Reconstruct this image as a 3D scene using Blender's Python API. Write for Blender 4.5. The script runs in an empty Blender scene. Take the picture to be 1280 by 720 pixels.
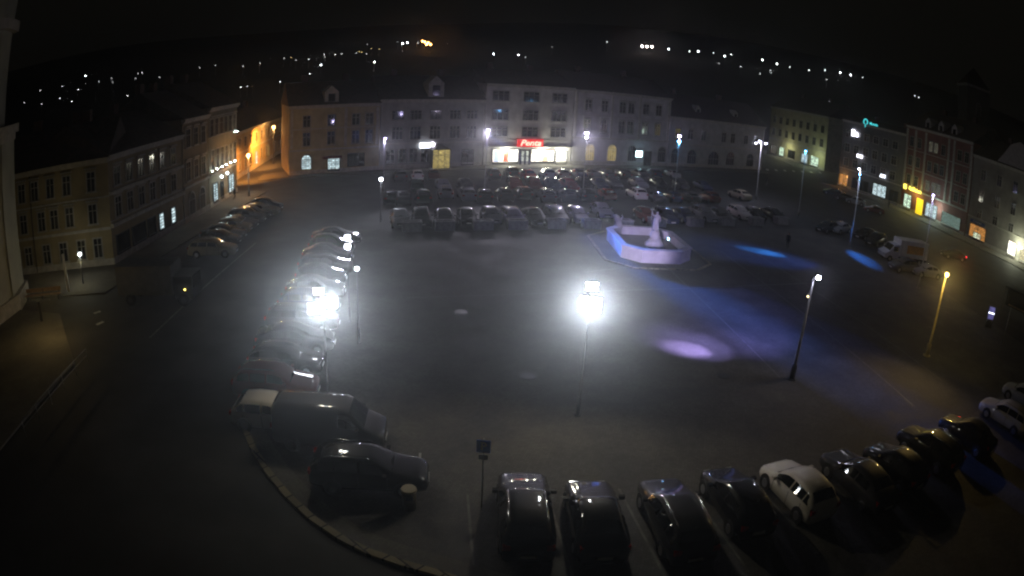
import bpy, bmesh, math, random
from mathutils import Matrix, Vector
random.seed(7)
R = math.radians
sc = bpy.context.scene
col = sc.collection

# ------------------------------------------------------------------ camera (wide webcam lens, 2.8 mm class)
CH, CP, CRL = 14.7, R(18.77), R(3.126)
LF, LK = 802.5, -.1205                      # r_px = LF*(t + LK*t^3) on a 1280 px wide picture
cd = bpy.data.cameras.new('camera'); cam = bpy.data.objects.new('camera', cd); col.objects.link(cam); sc.camera = cam
cd.type = 'PANO'; cd.panorama_type = 'FISHEYE_LENS_POLYNOMIAL'
cd.fisheye_polynomial_k0 = 0
for i, c in enumerate((4.31386745e-02, 4.20458501e-04, -3.46864164e-05, 1.61370456e-06)):
    setattr(cd, 'fisheye_polynomial_k%d' % (i+1), -c)
cd.fisheye_fov = R(170); cd.sensor_width = 36; cd.sensor_height = 20.25
cd.clip_start = .1; cd.clip_end = 6000
U0 = Vector((0, math.sin(CP), math.cos(CP))); F0 = Vector((0, math.cos(CP), -math.sin(CP))); X0 = Vector((1, 0, 0))
cr, sr = math.cos(CRL), math.sin(CRL)
RV = X0*cr + U0*sr; UV = X0*-sr + U0*cr
M = Matrix((RV, UV, -F0)).transposed().to_4x4(); M.translation = Vector((0, 0, CH)); cam.matrix_world = M

def ray(px, py):
    x, y = px-640, 360-py
    r = math.hypot(x, y); t = r/LF
    for _ in range(30): t = (r/LF)/(1+LK*t*t)
    s = math.sin(t)/r
    return RV*(x*s) + UV*(y*s) + F0*math.cos(t)
def at(px, py, z=0.0):
    d = ray(px, py); t = (z-CH)/d.z
    return Vector((d.x*t, d.y*t, z))

# ------------------------------------------------------------------ world, exposure, sampling
w = bpy.data.worlds.new('World'); sc.world = w; w.use_nodes = True
bg = w.node_tree.nodes['Background']; bg.inputs[0].default_value = (.0030, .0028, .0021, 1); bg.inputs[1].default_value = 1.0
sc.view_settings.view_transform = 'Standard'; sc.view_settings.look = 'None'
sc.view_settings.exposure = 0; sc.view_settings.gamma = 1
cy = sc.cycles
cy.use_denoising = True
cy.max_bounces = 4; cy.diffuse_bounces = 2; cy.glossy_bounces = 2; cy.transmission_bounces = 2; cy.volume_bounces = 0
cy.sample_clamp_indirect = 1.5
cy.pixel_filter_type = 'BLACKMAN_HARRIS'; cy.filter_width = 2.2
HAZE_D, HAZE_G = .0007, .90
FLOOD = 480.0      # light thrown down on the paving
MASTK = 2.5        # plain light of the tall masts
SPOTK = 7.0        # strength of the coloured spots on the tall masts
BEAM = 15000.0     # beam thrown up at the facade the webcam hangs on

# ------------------------------------------------------------------ helpers
def tag(o, label=None, cat=None, group=None, kind=None):
    if label: o['label'] = label
    if cat: o['category'] = cat
    if group: o['group'] = group
    if kind: o['kind'] = kind
    return o
def empty(name, loc=(0, 0, 0), rz=0, label=None, cat=None, group=None):
    o = bpy.data.objects.new(name, None); col.objects.link(o); o.location = loc; o.rotation_euler = (0, 0, rz)
    o.empty_display_size = .3
    return tag(o, label, cat, group)
class MB:
    def __init__(s): s.v = []; s.f = []; s.sm = []; s.mi = []; s.cur = 0
    def face(s, pts, smooth=False):
        b = len(s.v); s.v += [tuple(p) for p in pts]; s.f.append(tuple(range(b, b+len(pts)))); s.sm.append(smooth); s.mi.append(s.cur); return s
    def box(s, x0, x1, y0, y1, z0, z1, t=None):
        c = [(x, y, z) for z in (z0, z1) for y in (y0, y1) for x in (x0, x1)]
        if t is not None: c = [tuple(t @ Vector(p)) for p in c]
        b = len(s.v); s.v += c
        for q in ((0, 2, 3, 1), (4, 5, 7, 6), (0, 1, 5, 4), (2, 6, 7, 3), (0, 4, 6, 2), (1, 3, 7, 5)):
            s.f.append(tuple(b+i for i in q)); s.sm.append(False); s.mi.append(s.cur)
        return s
    def prism(s, poly, z0, z1):
        n = len(poly); b = len(s.v)
        s.v += [(p[0], p[1], z0) for p in poly] + [(p[0], p[1], z1) for p in poly]
        s.f.append(tuple(b+i for i in reversed(range(n)))); s.f.append(tuple(b+n+i for i in range(n)))
        for i in range(n): j = (i+1) % n; s.f.append((b+i, b+j, b+n+j, b+n+i))
        s.sm += [False]*(n+2); s.mi += [s.cur]*(n+2); return s
    def tube(s, pts, rad, n=8, caps=True):
        pts = [Vector(p) for p in pts]; rr = rad if isinstance(rad, (list, tuple)) else [rad]*len(pts)
        b = len(s.v)
        for i, p in enumerate(pts):
            d = (pts[min(i+1, len(pts)-1)] - pts[max(i-1, 0)]).normalized()
            a = d.orthogonal().normalized() if i == 0 else (a - d*a.dot(d)).normalized()
            c = d.cross(a)
            for k in range(n):
                q = 2*math.pi*k/n; s.v.append(tuple(p + (a*math.cos(q)+c*math.sin(q))*rr[i]))
        for i in range(len(pts)-1):
            for k in range(n):
                k2 = (k+1) % n; s.f.append((b+i*n+k, b+i*n+k2, b+(i+1)*n+k2, b+(i+1)*n+k)); s.sm.append(True); s.mi.append(s.cur)
        if caps:
            s.f.append(tuple(b+k for k in reversed(range(n)))); s.f.append(tuple(b+(len(pts)-1)*n+k for k in range(n))); s.sm += [False]*2; s.mi += [s.cur]*2
        return s
    def sphere(s, c, r, n=10, m=7, sz=1.0):
        b = len(s.v)
        for i in range(m+1):
            t = math.pi*i/m
            for k in range(n):
                q = 2*math.pi*k/n; s.v.append((c[0]+r*math.sin(t)*math.cos(q), c[1]+r*math.sin(t)*math.sin(q), c[2]+r*sz*math.cos(t)))
        for i in range(m):
            for k in range(n):
                k2 = (k+1) % n; s.f.append((b+i*n+k, b+(i+1)*n+k, b+(i+1)*n+k2, b+i*n+k2)); s.sm.append(True); s.mi.append(s.cur)
        return s
    def mesh(s, name, *mats):
        me = bpy.data.meshes.new(name); me.from_pydata(s.v, [], s.f); me.update()
        for i, p in enumerate(me.polygons): p.use_smooth = s.sm[i]; p.material_index = s.mi[i]
        for m in mats: me.materials.append(m)
        return me
    def build(s, name, m, parent=None, loc=None, rz=0):
        return place(s.mesh(name, *(m if isinstance(m, (list, tuple)) else (m,))), name, parent, loc, rz)
def place(me, name, parent=None, loc=None, rz=0):
    o = bpy.data.objects.new(name, me); col.objects.link(o)
    if parent: o.parent = parent
    if loc is not None: o.location = loc
    o.rotation_euler[2] = rz
    return o
def copy_tree(o, parent=None):
    c = o.copy(); col.objects.link(c)
    if parent: c.parent = parent
    for ch in list(o.children): copy_tree(ch, c)
    return c

# ------------------------------------------------------------------ materials
def mat(name, c, rough=.8, metal=0, noise=0, nscale=2.0, bump=0, coat=0, c2=None, spec=None, objcol=False):
    m = bpy.data.materials.new(name); m.use_nodes = True; nt = m.node_tree; b = nt.nodes['Principled BSDF']
    b.inputs['Base Color'].default_value = (*c, 1); b.inputs['Roughness'].default_value = rough; b.inputs['Metallic'].default_value = metal
    if spec is not None: b.inputs['Specular IOR Level'].default_value = spec
    if coat: b.inputs['Coat Weight'].default_value = coat; b.inputs['Coat Roughness'].default_value = .035
    if objcol:
        oi = nt.nodes.new('ShaderNodeObjectInfo'); nt.links.new(oi.outputs['Color'], b.inputs['Base Color'])
    if noise or bump:
        tc = nt.nodes.new('ShaderNodeTexCoord'); n = nt.nodes.new('ShaderNodeTexNoise'); n.inputs['Scale'].default_value = nscale; n.inputs['Detail'].default_value = 8
        nt.links.new(tc.outputs['Object'], n.inputs['Vector'])
        if noise and not objcol:
            r = nt.nodes.new('ShaderNodeValToRGB'); d = c2 or tuple(x*(1-noise) for x in c); e = tuple(min(1, x*(1+noise*.6)) for x in c)
            r.color_ramp.elements[0].position = .3; r.color_ramp.elements[1].position = .7
            r.color_ramp.elements[0].color = (*d, 1); r.color_ramp.elements[1].color = (*e, 1)
            nt.links.new(n.outputs['Fac'], r.inputs[0]); nt.links.new(r.outputs[0], b.inputs['Base Color'])
        if bump:
            bp = nt.nodes.new('ShaderNodeBump'); bp.inputs['Strength'].default_value = bump; bp.inputs['Distance'].default_value = .03
            nt.links.new(n.outputs['Fac'], bp.inputs['Height']); nt.links.new(bp.outputs[0], b.inputs['Normal'])
    return m
def emis(name, c, s, sample=True):
    m = bpy.data.materials.new(name); m.use_nodes = True; nt = m.node_tree; b = nt.nodes['Principled BSDF']
    b.inputs['Base Color'].default_value = (*[x*.5 for x in c], 1); b.inputs['Emission Color'].default_value = (*c, 1); b.inputs['Emission Strength'].default_value = s
    if not sample: m.cycles.emission_sampling = 'NONE'
    return m
def paving(name, c, c2, scale, rot, mortar, rough=.9):
    """small stone setts with joints, wear patches and damp stains"""
    m = bpy.data.materials.new(name); m.use_nodes = True; nt = m.node_tree; b = nt.nodes['Principled BSDF']; L = nt.links.new
    tc = nt.nodes.new('ShaderNodeTexCoord'); mp = nt.nodes.new('ShaderNodeMapping'); mp.inputs['Rotation'].default_value[2] = rot
    L(tc.outputs['Object'], mp.inputs[0])
    br = nt.nodes.new('ShaderNodeTexBrick'); br.inputs['Scale'].default_value = scale; br.inputs['Color1'].default_value = (*c, 1); br.inputs['Color2'].default_value = (*c2, 1)
    br.inputs['Mortar'].default_value = (*mortar, 1); br.inputs['Mortar Size'].default_value = .03; br.inputs['Brick Width'].default_value = .6; br.inputs['Row Height'].default_value = .5
    L(mp.outputs[0], br.inputs[0])
    n = nt.nodes.new('ShaderNodeTexNoise'); n.inputs['Scale'].default_value = .35; n.inputs['Detail'].default_value = 10; n.inputs['Roughness'].default_value = .62; L(tc.outputs['Object'], n.inputs[0])
    rp = nt.nodes.new('ShaderNodeValToRGB'); rp.color_ramp.elements[0].position = .32; rp.color_ramp.elements[1].position = .68
    rp.color_ramp.elements[0].color = (.45, .45, .45, 1); rp.color_ramp.elements[1].color = (1.3, 1.28, 1.24, 1); L(n.outputs[0], rp.inputs[0])
    mx = nt.nodes.new('ShaderNodeMix'); mx.data_type = 'RGBA'; mx.blend_type = 'MULTIPLY'; mx.inputs[0].default_value = 1
    L(br.outputs[0], mx.inputs[6]); L(rp.outputs[0], mx.inputs[7]); L(mx.outputs[2], b.inputs['Base Color'])
    rr = nt.nodes.new('ShaderNodeMapRange'); rr.inputs[1].default_value = .3; rr.inputs[2].default_value = .7; rr.inputs[3].default_value = rough-.18; rr.inputs[4].default_value = rough+.12
    L(n.outputs[0], rr.inputs[0]); L(rr.outputs[0], b.inputs['Roughness'])
    bp = nt.nodes.new('ShaderNodeBump'); bp.inputs['Strength'].default_value = .5; bp.inputs['Distance'].default_value = .02; L(br.outputs['Fac'], bp.inputs['Height']); bp.invert = True; L(bp.outputs[0], b.inputs['Normal'])
    return m

asphalt = mat('asphalt', (.045, .045, .045), .8, noise=.35, nscale=.35, bump=.4)
setts = paving('square_setts', (.115, .112, .108), (.085, .083, .08), 4.0, R(-15), (.05, .05, .048))
sidewalk_m = paving('sidewalk_mosaic', (.17, .165, .15), (.12, .115, .105), 9.0, R(20), (.07, .07, .065))
kerb_m = paving('granite_kerb', (.36, .32, .20), (.22, .20, .14), .8, R(40), (.04, .04, .035), .8)
strip_m = mat('pale_stone_strip', (.125, .125, .12), .7, noise=.4, nscale=3)
paintw = mat('white_road_paint', (.42, .41, .38), .6, noise=.5, nscale=3)
worn = mat('worn_paint', (.15, .145, .13), .7, noise=.6, nscale=2)
concrete = mat('planter_concrete', (.30, .30, .30), .85, noise=.3, nscale=3, bump=.4)
stone_w = mat('fountain_sandstone', (.60, .58, .57), .8, noise=.16, nscale=1.5, bump=.4)
steel = mat('galvanised_steel', (.30, .30, .30), .45, .7, noise=.2, nscale=8)
darksteel = mat('dark_painted_steel', (.035, .035, .038), .45, .3, noise=.3, nscale=6)
rooft = mat('roof_tiles', (.045, .028, .022), .85, noise=.5, nscale=1.5, bump=.5)
stonetrim = mat('trim_stone', (.42, .40, .37), .8, noise=.25, nscale=2)
framem = mat('window_paint', (.30, .29, .27), .6, noise=.2, nscale=5)
glass_d = mat('dark_window_glass', (.012, .013, .016), .08, spec=.8, noise=.4, nscale=.8)
earth = mat('hill_ground', (.02, .022, .016), .95, noise=.5, nscale=.01)
wood = mat('bench_wood', (.28, .16, .08), .65, noise=.4, nscale=9, bump=.3)
black = mat('matt_black', (.012, .012, .012), .7)
car_paint = mat('car_paint', (.5, .5, .5), .5, 0, coat=1, spec=.12, objcol=True, bump=.0)
car_glass = mat('car_glass', (.008, .009, .011), .05, spec=.9)
tyre_m = mat('tyre_rubber', (.012, .012, .012), .85, noise=.3, nscale=20)
rim_m = mat('alloy_rim', (.35, .35, .36), .35, .8)
chrome = mat('chrome', (.6, .6, .6), .15, 1)
hl_m = mat('headlight_lens', (.6, .62, .65), .08, .3, spec=1)
tl_m = mat('taillight_lens', (.28, .012, .01), .15)
plate_m = mat('number_plate', (.7, .7, .68), .4)
skin = mat('skin', (.35, .2, .14), .6)
cloth_d = mat('dark_cloth', (.02, .022, .03), .9, noise=.3, nscale=9)

# ------------------------------------------------------------------ haze volume added to give the lamps their glare halos
hz = MB().box(-1500, 1500, -60, 2350, -3, 260).build('haze', [])
hm = bpy.data.materials.new('glare_haze'); hm.use_nodes = True; nt = hm.node_tree; nt.nodes.clear()
pv = nt.nodes.new('ShaderNodeVolumePrincipled'); pv.inputs['Density'].default_value = HAZE_D; pv.inputs['Anisotropy'].default_value = HAZE_G; pv.inputs['Color'].default_value = (.93, .95, 1, 1)
ou = nt.nodes.new('ShaderNodeOutputMaterial'); nt.links.new(pv.outputs[0], ou.inputs['Volume']); hz.data.materials.append(hm)
tag(hz, 'thin pale haze added to give the lamps glare halos', 'haze', kind='stuff')

# ------------------------------------------------------------------ ground and terrain
def hill(x, y):
    r = math.hypot(x, y); a = math.atan2(x, y)
    if r < 230: return 0.0
    k = (r-230)
    base = 150*(1-math.exp(-k/700)) * (1 + .10*math.sin(a*2.3+.9) + .06*math.sin(a*5.1))
    return base + 3*math.sin(x*.011+1)*math.cos(y*.009)*min(1, k/300)
hb = MB(); NR, NA = 46, 60
rs = [190*((2300/190)**(i/(NR-1))) for i in range(NR)]
for r_ in rs:
    for j in range(NA+1):
        a = R(-75+150*j/NA); x, y = r_*math.sin(a), r_*math.cos(a); hb.v.append((x, y, hill(x, y)-.05))
for i in range(NR-1):
    for j in range(NA):
        q = i*(NA+1)+j; hb.f.append((q, q+NA+1, q+NA+2, q+1)); hb.sm.append(True); hb.mi.append(0)
tag(hb.build('hills', earth), kind='structure')
tag(MB().face([(-1480, -55, -.3), (1480, -55, -.3), (1480, 2340, -.3), (-1480, 2340, -.3)]).build('ground', earth), kind='structure')
tag(MB().face([(-230, -50, 0), (230, -50, 0), (230, 235, 0), (-230, 235, 0)]).build('road', asphalt), kind='structure')

def flat(name, pts, z, m):
    return tag(MB().face([(p[0], p[1], z) for p in pts]).build(name, m), kind='structure')
# raised square: front-left rounded corner follows the pale kerb
curb = [at(*p) for p in ((540, 717), (500, 706), (460, 692), (425, 674), (390, 650), (360, 622), (335, 592), (316, 562), (303, 530))]
curb = [Vector((40, 2.2, 0)), Vector((14, 9.4, 0)), Vector((4, 12.4, 0))] + curb
left_edge = [Vector((-12.6, 26, 0)), Vector((-15.2, 42, 0)), Vector((-17.5, 58, 0))]
far_edge = [Vector((-9, 58.6, 0)), Vector((8, 63.6, 0)), Vector((22, 68.2, 0)), Vector((38, 73.5, 0))]
right_edge = [Vector((43, 66, 0)), Vector((45, 48, 0)), Vector((47, 30, 0)), Vector((50, 4, 0))]
flat('square', curb + left_edge + far_edge + right_edge, .008, setts)
# pale kerb and mosaic strip behind it
cl = curb + left_edge[:2]
def offset_line(pl, d):
    out = []
    for i, p in enumerate(pl):
        t = (pl[min(i+1, len(pl)-1)]-pl[max(i-1, 0)]).normalized(); out.append(Vector((p.x + t.y*d, p.y - t.x*d, 0)))
    return out
def ribbon(name, pl, d0, d1, z, m, h=0.0):
    a, b = offset_line(pl, d0), offset_line(pl, d1); mb = MB()
    for i in range(len(pl)-1):
        mb.face([(*a[i][:2], z+h), (*a[i+1][:2], z+h), (*b[i+1][:2], z+h), (*b[i][:2], z+h)])
        if h:
            mb.face([(*b[i][:2], 0), (*b[i+1][:2], 0), (*b[i+1][:2], z+h), (*b[i][:2], z+h)])
            mb.face([(*a[i+1][:2], 0), (*a[i][:2], 0), (*a[i][:2], z+h), (*a[i+1][:2], z+h)])
    return tag(mb.build(name, m), kind='structure')
ribbon('kerb', cl, -.12, .16, 0, kerb_m, .12)
ribbon('sidewalk_strip', cl[2:], .17, .95, .03, sidewalk_m)
# pale paving strips of the square
def strip(name, a, b, wd=.18, z=.014, m=strip_m):
    a, b = Vector((a[0], a[1], 0)), Vector((b[0], b[1], 0)); t = (b-a).normalized(); n = Vector((-t.y, t.x, 0))*wd/2
    return tag(MB().face([(*(a-n)[:2], z), (*(b-n)[:2], z), (*(b+n)[:2], z), (*(a+n)[:2], z)]).build(name, m), kind='structure')
for a, b in (((20.2, 58), (23.6, 26)), ((24.2, 58), (28.6, 29)), ((5.5, 48), (9.5, 50.2)), ((12, 45), (26, 49)), ((12, 60), (15.5, 30)), ((-7, 40), (34, 51))):
    strip('paving_strip', a, b, .11)
# darker apron around the fountain with a pale kerb line
# sidewalks along the facades
def walk(name, pts, h=.12):
    return tag(MB().prism([(p[0], p[1]) for p in pts], .0, h).build(name, sidewalk_m), kind='structure')
walk('left_sidewalk', [(-60, 33), (-40, 33.5), (-31, 36.5), (-31.4, 60), (-33, 77), (-40, 78), (-40, 60), (-38, 47), (-60, 40)])
walk('front_left_sidewalk', [(-60, 5), (-23, 5), (-24.2, 17), (-25.2, 25), (-32.5, 31.6), (-60, 30)])
walk('far_sidewalk', [(-38, 85.5), (0, 103.2), (56, 132), (56, 140), (-40, 92)])
walk('right_sidewalk', [(68, 128), (73, 113), (74.5, 100), (75, 85), (79, 70), (82, 52), (100, 52), (90, 128)])
walk('far_right_sidewalk', [(74, 158), (76, 200), (82, 200), (86, 155)])
# parking lot surface lines in the far car park
for px in (602, 700, 792, 880, 958, 1035, 1100):
    a = at(px-18, 612 if px < 930 else 606-(px-930)*.2); b = a + Vector((.6 + (px-600)*.002, -5.2, 0))
    strip('parking_line', a, b, .1, .016, worn)
a = at(525, 567); strip('parking_line', a, at(522, 605), .1, .016, paintw)
# zebra on the left by the church and lane dashes
for p, q in (((118, 392), (126, 389)), ((121, 406), (130, 402))):
    strip('road_dash', at(*p), at(*q), .35, .006, paintw)
strip('road_line', (-22.0, 30), (-23.6, 52), .14, .006, worn)
ct = at(905, 201)
for i in range(7):
    c = at(960+i*11, 213+i*.6); strip('zebra_stripe', c, c+Vector((1.2, 3.4, 0)), .7, .006, paintw)

# ------------------------------------------------------------------ lamps
def light(name, typ, loc, power, c, rad=.12, parent=None, target=None, cone=120, blend=.6):
    l = bpy.data.lights.new(name, typ); l.energy = power; l.color = c; l.shadow_soft_size = rad
    o = bpy.data.objects.new(name, l); col.objects.link(o); o.location = loc
    if typ == 'SPOT': l.spot_size = R(cone); l.spot_blend = blend
    if target is not None:
        d = Vector(target)-Vector(loc); o.rotation_euler = d.to_track_quat('-Z', 'Y').to_euler()
    return o
EM = {}
def lens_mat(c, s):
    k = (c, s)
    if k not in EM: EM[k] = emis('lamp_glow', c, s, sample=False)
    return EM[k]
COOL, VIO, CYAN, BLUE, WARM, SOD = (.86, .93, 1), (.62, .55, 1), (.12, .50, 1), (.04, .28, 1), (1, .80, .45), (1, .36, .05)
def lamp_post(base, h, heads, label, group=None, m=steel, rad=.075):
    """heads: (dx, dy, dz, size, colour, glow, power, kind, target)"""
    root = empty('street_lamp', (base[0], base[1], .02), 0, label, 'street lamp', group)
    MB().tube([(0, 0, 0), (0, 0, .9), (0, 0, .95), (0, 0, h)], [rad*1.7, rad*1.7, rad, rad*.6], 10).build('pole', m, root)
    MB().tube([(0, 0, 0), (0, 0, .06)], rad*3, 12).build('base_flange', m, root)
    if heads:
        arm = MB()
        for hd in heads: arm.tube([(0, 0, h-.15), (hd[0]*.8, hd[1]*.8, hd[2]+h+.02)], .03, 6)
        arm.build('arm', m, root)
    for dx, dy, dz, s, c, glow, power, kind, target in heads:
        p = Vector((dx, dy, h+dz))
        hd = MB()
        if kind == 'flood':
            f = (Vector(target)-Vector((base[0], base[1], 0))-p).normalized()
            T = Matrix.Translation(p) @ f.to_track_quat('Y', 'Z').to_matrix().to_4x4()
            hd.box(-s, s, -.14, 0, -s*.7, s*.7, T); hob = hd.build('lamp_head', m, root)
            MB().box(-s*.92, s*.92, .002, .02, -s*.62, s*.62, T).build('lens', lens_mat(c, glow), hob)
            lp = p + f*.1
        elif kind == 'globe':
            hob = MB().tube([p+Vector((0, 0, s*.9)), p+Vector((0, 0, s*1.5))], [s*.8, .02], 10).build('lamp_head', m, root)
            MB().sphere(p, s, 12, 8).build('lens', lens_mat(c, glow), hob); lp = p + Vector((0, 0, -s*1.25))
        else:
            hd.tube([p+Vector((0, 0, -.02)), p+Vector((0, 0, .10))], [s*1.25, s*.5], 12); hob = hd.build('lamp_head', m, root)
            MB().sphere(p+Vector((0, 0, -s*.35)), s*.95, 12, 8, .75).build('lens', lens_mat(c, glow), hob); lp = p + Vector((0, 0, -s*1.3))
        if power:
            wl = lp + Vector((base[0], base[1], .02))
            if target is not None:
                if kind == 'flood': light('lamp_light', 'POINT', wl, power, (1, .88, .62), .12)
                else: light('lamp_light', 'SPOT', wl, power*SPOTK, (BLUE if c == CYAN else c), .10, None, target, {20000: 11, 2600: 12}.get(power, 24), 1.0)
            else: light('lamp_light', 'POINT', wl, power*(MASTK if h > 6.8 else 1), c, .12)
    return root
# two big floodlights that glare into the lens
b = at(737, 380, 5.5)
def tg(b, dx, dy): return (b[0]+dx, b[1]+dy, 0)
CAMT = (0, 0, CH)
def beam(p, power, cone):
    v = Vector(CAMT)-Vector(p); light('flood_beam', 'SPOT', Vector(p)+v.normalized()*.25, power, COOL, .22, None, CAMT, cone, .9)
lamp_post((b.x, b.y), 5.5, [(.0, -.12, 0, .50, COOL, 30, FLOOD, 'flood', CAMT), (.0, -.1, .80, .26, COOL, 160, 0, 'flood', CAMT)],
          'tall floodlight post glaring white in the middle of the square', 'floodlight posts', darksteel, .06)
beam((b.x, b.y-.1, 5.5), BEAM*.85, 40)
b = at(403, 382, 5.3)
lamp_post((b.x, b.y), 5.3, [(-.30, -.1, -.12, .36, COOL, 16, FLOOD*.2, 'flood', CAMT), (.34, -.1, .18, .36, COOL, 16, FLOOD*.2, 'flood', CAMT), (-.12, -.15, .66, .20, COOL, 90, 0, 'flood', CAMT)],
          'floodlight post glaring white beside the row of parked cars', 'floodlight posts', darksteel, .06)
beam((b.x, b.y-.1, 5.3), BEAM*.8, 38)
# two dark near posts on the right
b = Vector((16.2, 29.8, 0))
lamp_post(b, 6.1, [(.35, .0, .0, .13, (.8, .8, 1), 60, 150, 'globe', None), (-.12, 0, -1.1, .07, WARM, 3, 0, 'globe', None)],
          'dark lamp post with one white globe lamp, standing alone on the right of the paving', 'short lamp posts', darksteel, .10)
b = Vector((29.9, 33.2, 0))
root = lamp_post(b, 6.1, [(.10, -.05, .02, .17, (1, .75, .22), 14, 110, 'globe', None)],
          'lamp post glowing yellow along its upper half near the right cars', 'short lamp posts', mat('yellow_lit_post', (.45, .36, .14), .5, noise=.3, nscale=8), .11)  # yellow lamplight on the post is put into its base colour
light('lamp_light', 'POINT', (29.9, 32.8, 5.4), 30, (1, .7, .2), .1)
light('lamp_light', 'SPOT', (29.9, 32.9, 6.0), 1100, (1, .66, .20), .1, None, (8, 15, 0), 120, .9)  # extra warm spot added here to light the near cars
# tall masts (about 9.6 m) with coloured spots
tall = [((1147, 360), 'slim tall mast lamp with violet head in front of the white truck', [(0, 0, 0, .13, VIO, 20, 120, 'cap', None)], 9.8),
        ((1062, 310), 'tall mast with white and cyan heads left of the white truck', [(-.2, 0, .1, .17, (.8, .8, 1), 30, 150, 'cap', None), (0, 0, -.55, .14, CYAN, 20, 40, 'cap', None)], 9.6),
        ((998, 270), 'tall mast with one bright blue cyan head at the end of the car park', [(0, 0, 0, .17, CYAN, 26, 60, 'cap', None)], 9.6),
        ((945, 250), 'tall mast with a cluster of three white violet heads', [(-1.0, 0, -.4, .16, (.8, .78, 1), 22, 80, 'cap', None), (-.35, 0, 0, .20, (.8, .78, 1), 26, 150, 'cap', None), (.75, 0, -.2, .18, (.8, .78, 1), 24, 100, 'cap', None)], 9.4),
        ((843, 247), 'tall mast in the car park with violet head above cyan head', [(0, 0, 0, .26, (.72, .60, 1), 30, 300, 'cap', None), (0, 0, -.8, .28, CYAN, 26, 60, 'cap', None)], 9.0),
        ((728, 247), 'tall mast in the car park with two pale violet heads left of the statue', [(0, 0, 0, .28, (.80, .66, 1), 26, 300, 'cap', None), (0, 0, -.6, .22, (.8, .78, 1), 22, 0, 'cap', None)], 8.6),
        ((606, 236), 'tall mast with a single violet head before the corner of the shop building', [(.1, 0, 0, .22, VIO, 16, 120, 'cap', None)], 8.0),
        ((479, 240), 'tall mast with pale violet head at the left end of the car park', [(.1, 0, 0, .17, VIO, 18, 90, 'cap', None)], 7.0)]
for bp, lb, hd, h in tall:
    lamp_post(at(*bp), h, hd, lb, 'tall masts of the square')
for px, py, z, s, lb, pw in ((434, 297, 5.3, .17, 'lamp with two stacked white heads behind the left floodlight', 16), (446, 336, 4.4, .11, 'low lamp with one small white head right of the parked car row', 15), (476, 224, 4.4, .17, 'low lamp with violet white head at the left corner of the car park', 70)):
    b = at(px, py, z)
    lamp_post(b, z, [(0, 0, 0, s, (.85, .88, 1), 40, pw, 'globe', None)] + ([(0, 0, -.55, s*1.05, (.85, .88, 1), 40, 0, 'globe', None)] if s == .17 and px == 434 else []), lb, 'low lamps of the square', darksteel, .05)
b = at(105, 356)
lamp_post(b, 2.6, [(0, 0, 0, .17, (.85, .95, .95), 12, 40, 'globe', None)], 'small park lamp with white lantern beside the corner house', None, darksteel, .05)
light('lamp_light', 'POINT', (b.x+.1, b.y-.4, 2.3), 60, (1, .85, .4), .1)
for bp, h, lb, pw in (((311, 246), 5.4, 'orange street lamp at the mouth of the side street', 330), ((358, 222), 0, '', 0)):
    if h: lamp_post(at(*bp), h, [(.0, 0, 0, .24, (1, .50, .15), 14, pw*3.5, 'globe', None)], lb, 'orange street lamps', darksteel)
# lamp on the orange street further in
b = Vector((-43.0, 104, 0))
lamp_post(b, 6.5, [(0, 0, 0, .3, (1, .50, .15), 14, 1200, 'globe', None)], 'orange street lamp deeper in the side street beside the leftmost far house', 'orange street lamps', darksteel)
light('lamp_light', 'SPOT', (-40.6, 98, 6.0), 9000, SOD, .1, None, (-46, 99, 1.5), 125, .8)  # spot added without a fixture to brighten the orange house front
light('lamp_light', 'SPOT', (-39.5, 84, 5.6), 9000, SOD, .1, None, (-41, 87, 0), 120, .9)  # another added spot, no fixture, for the orange pool on the ground

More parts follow.
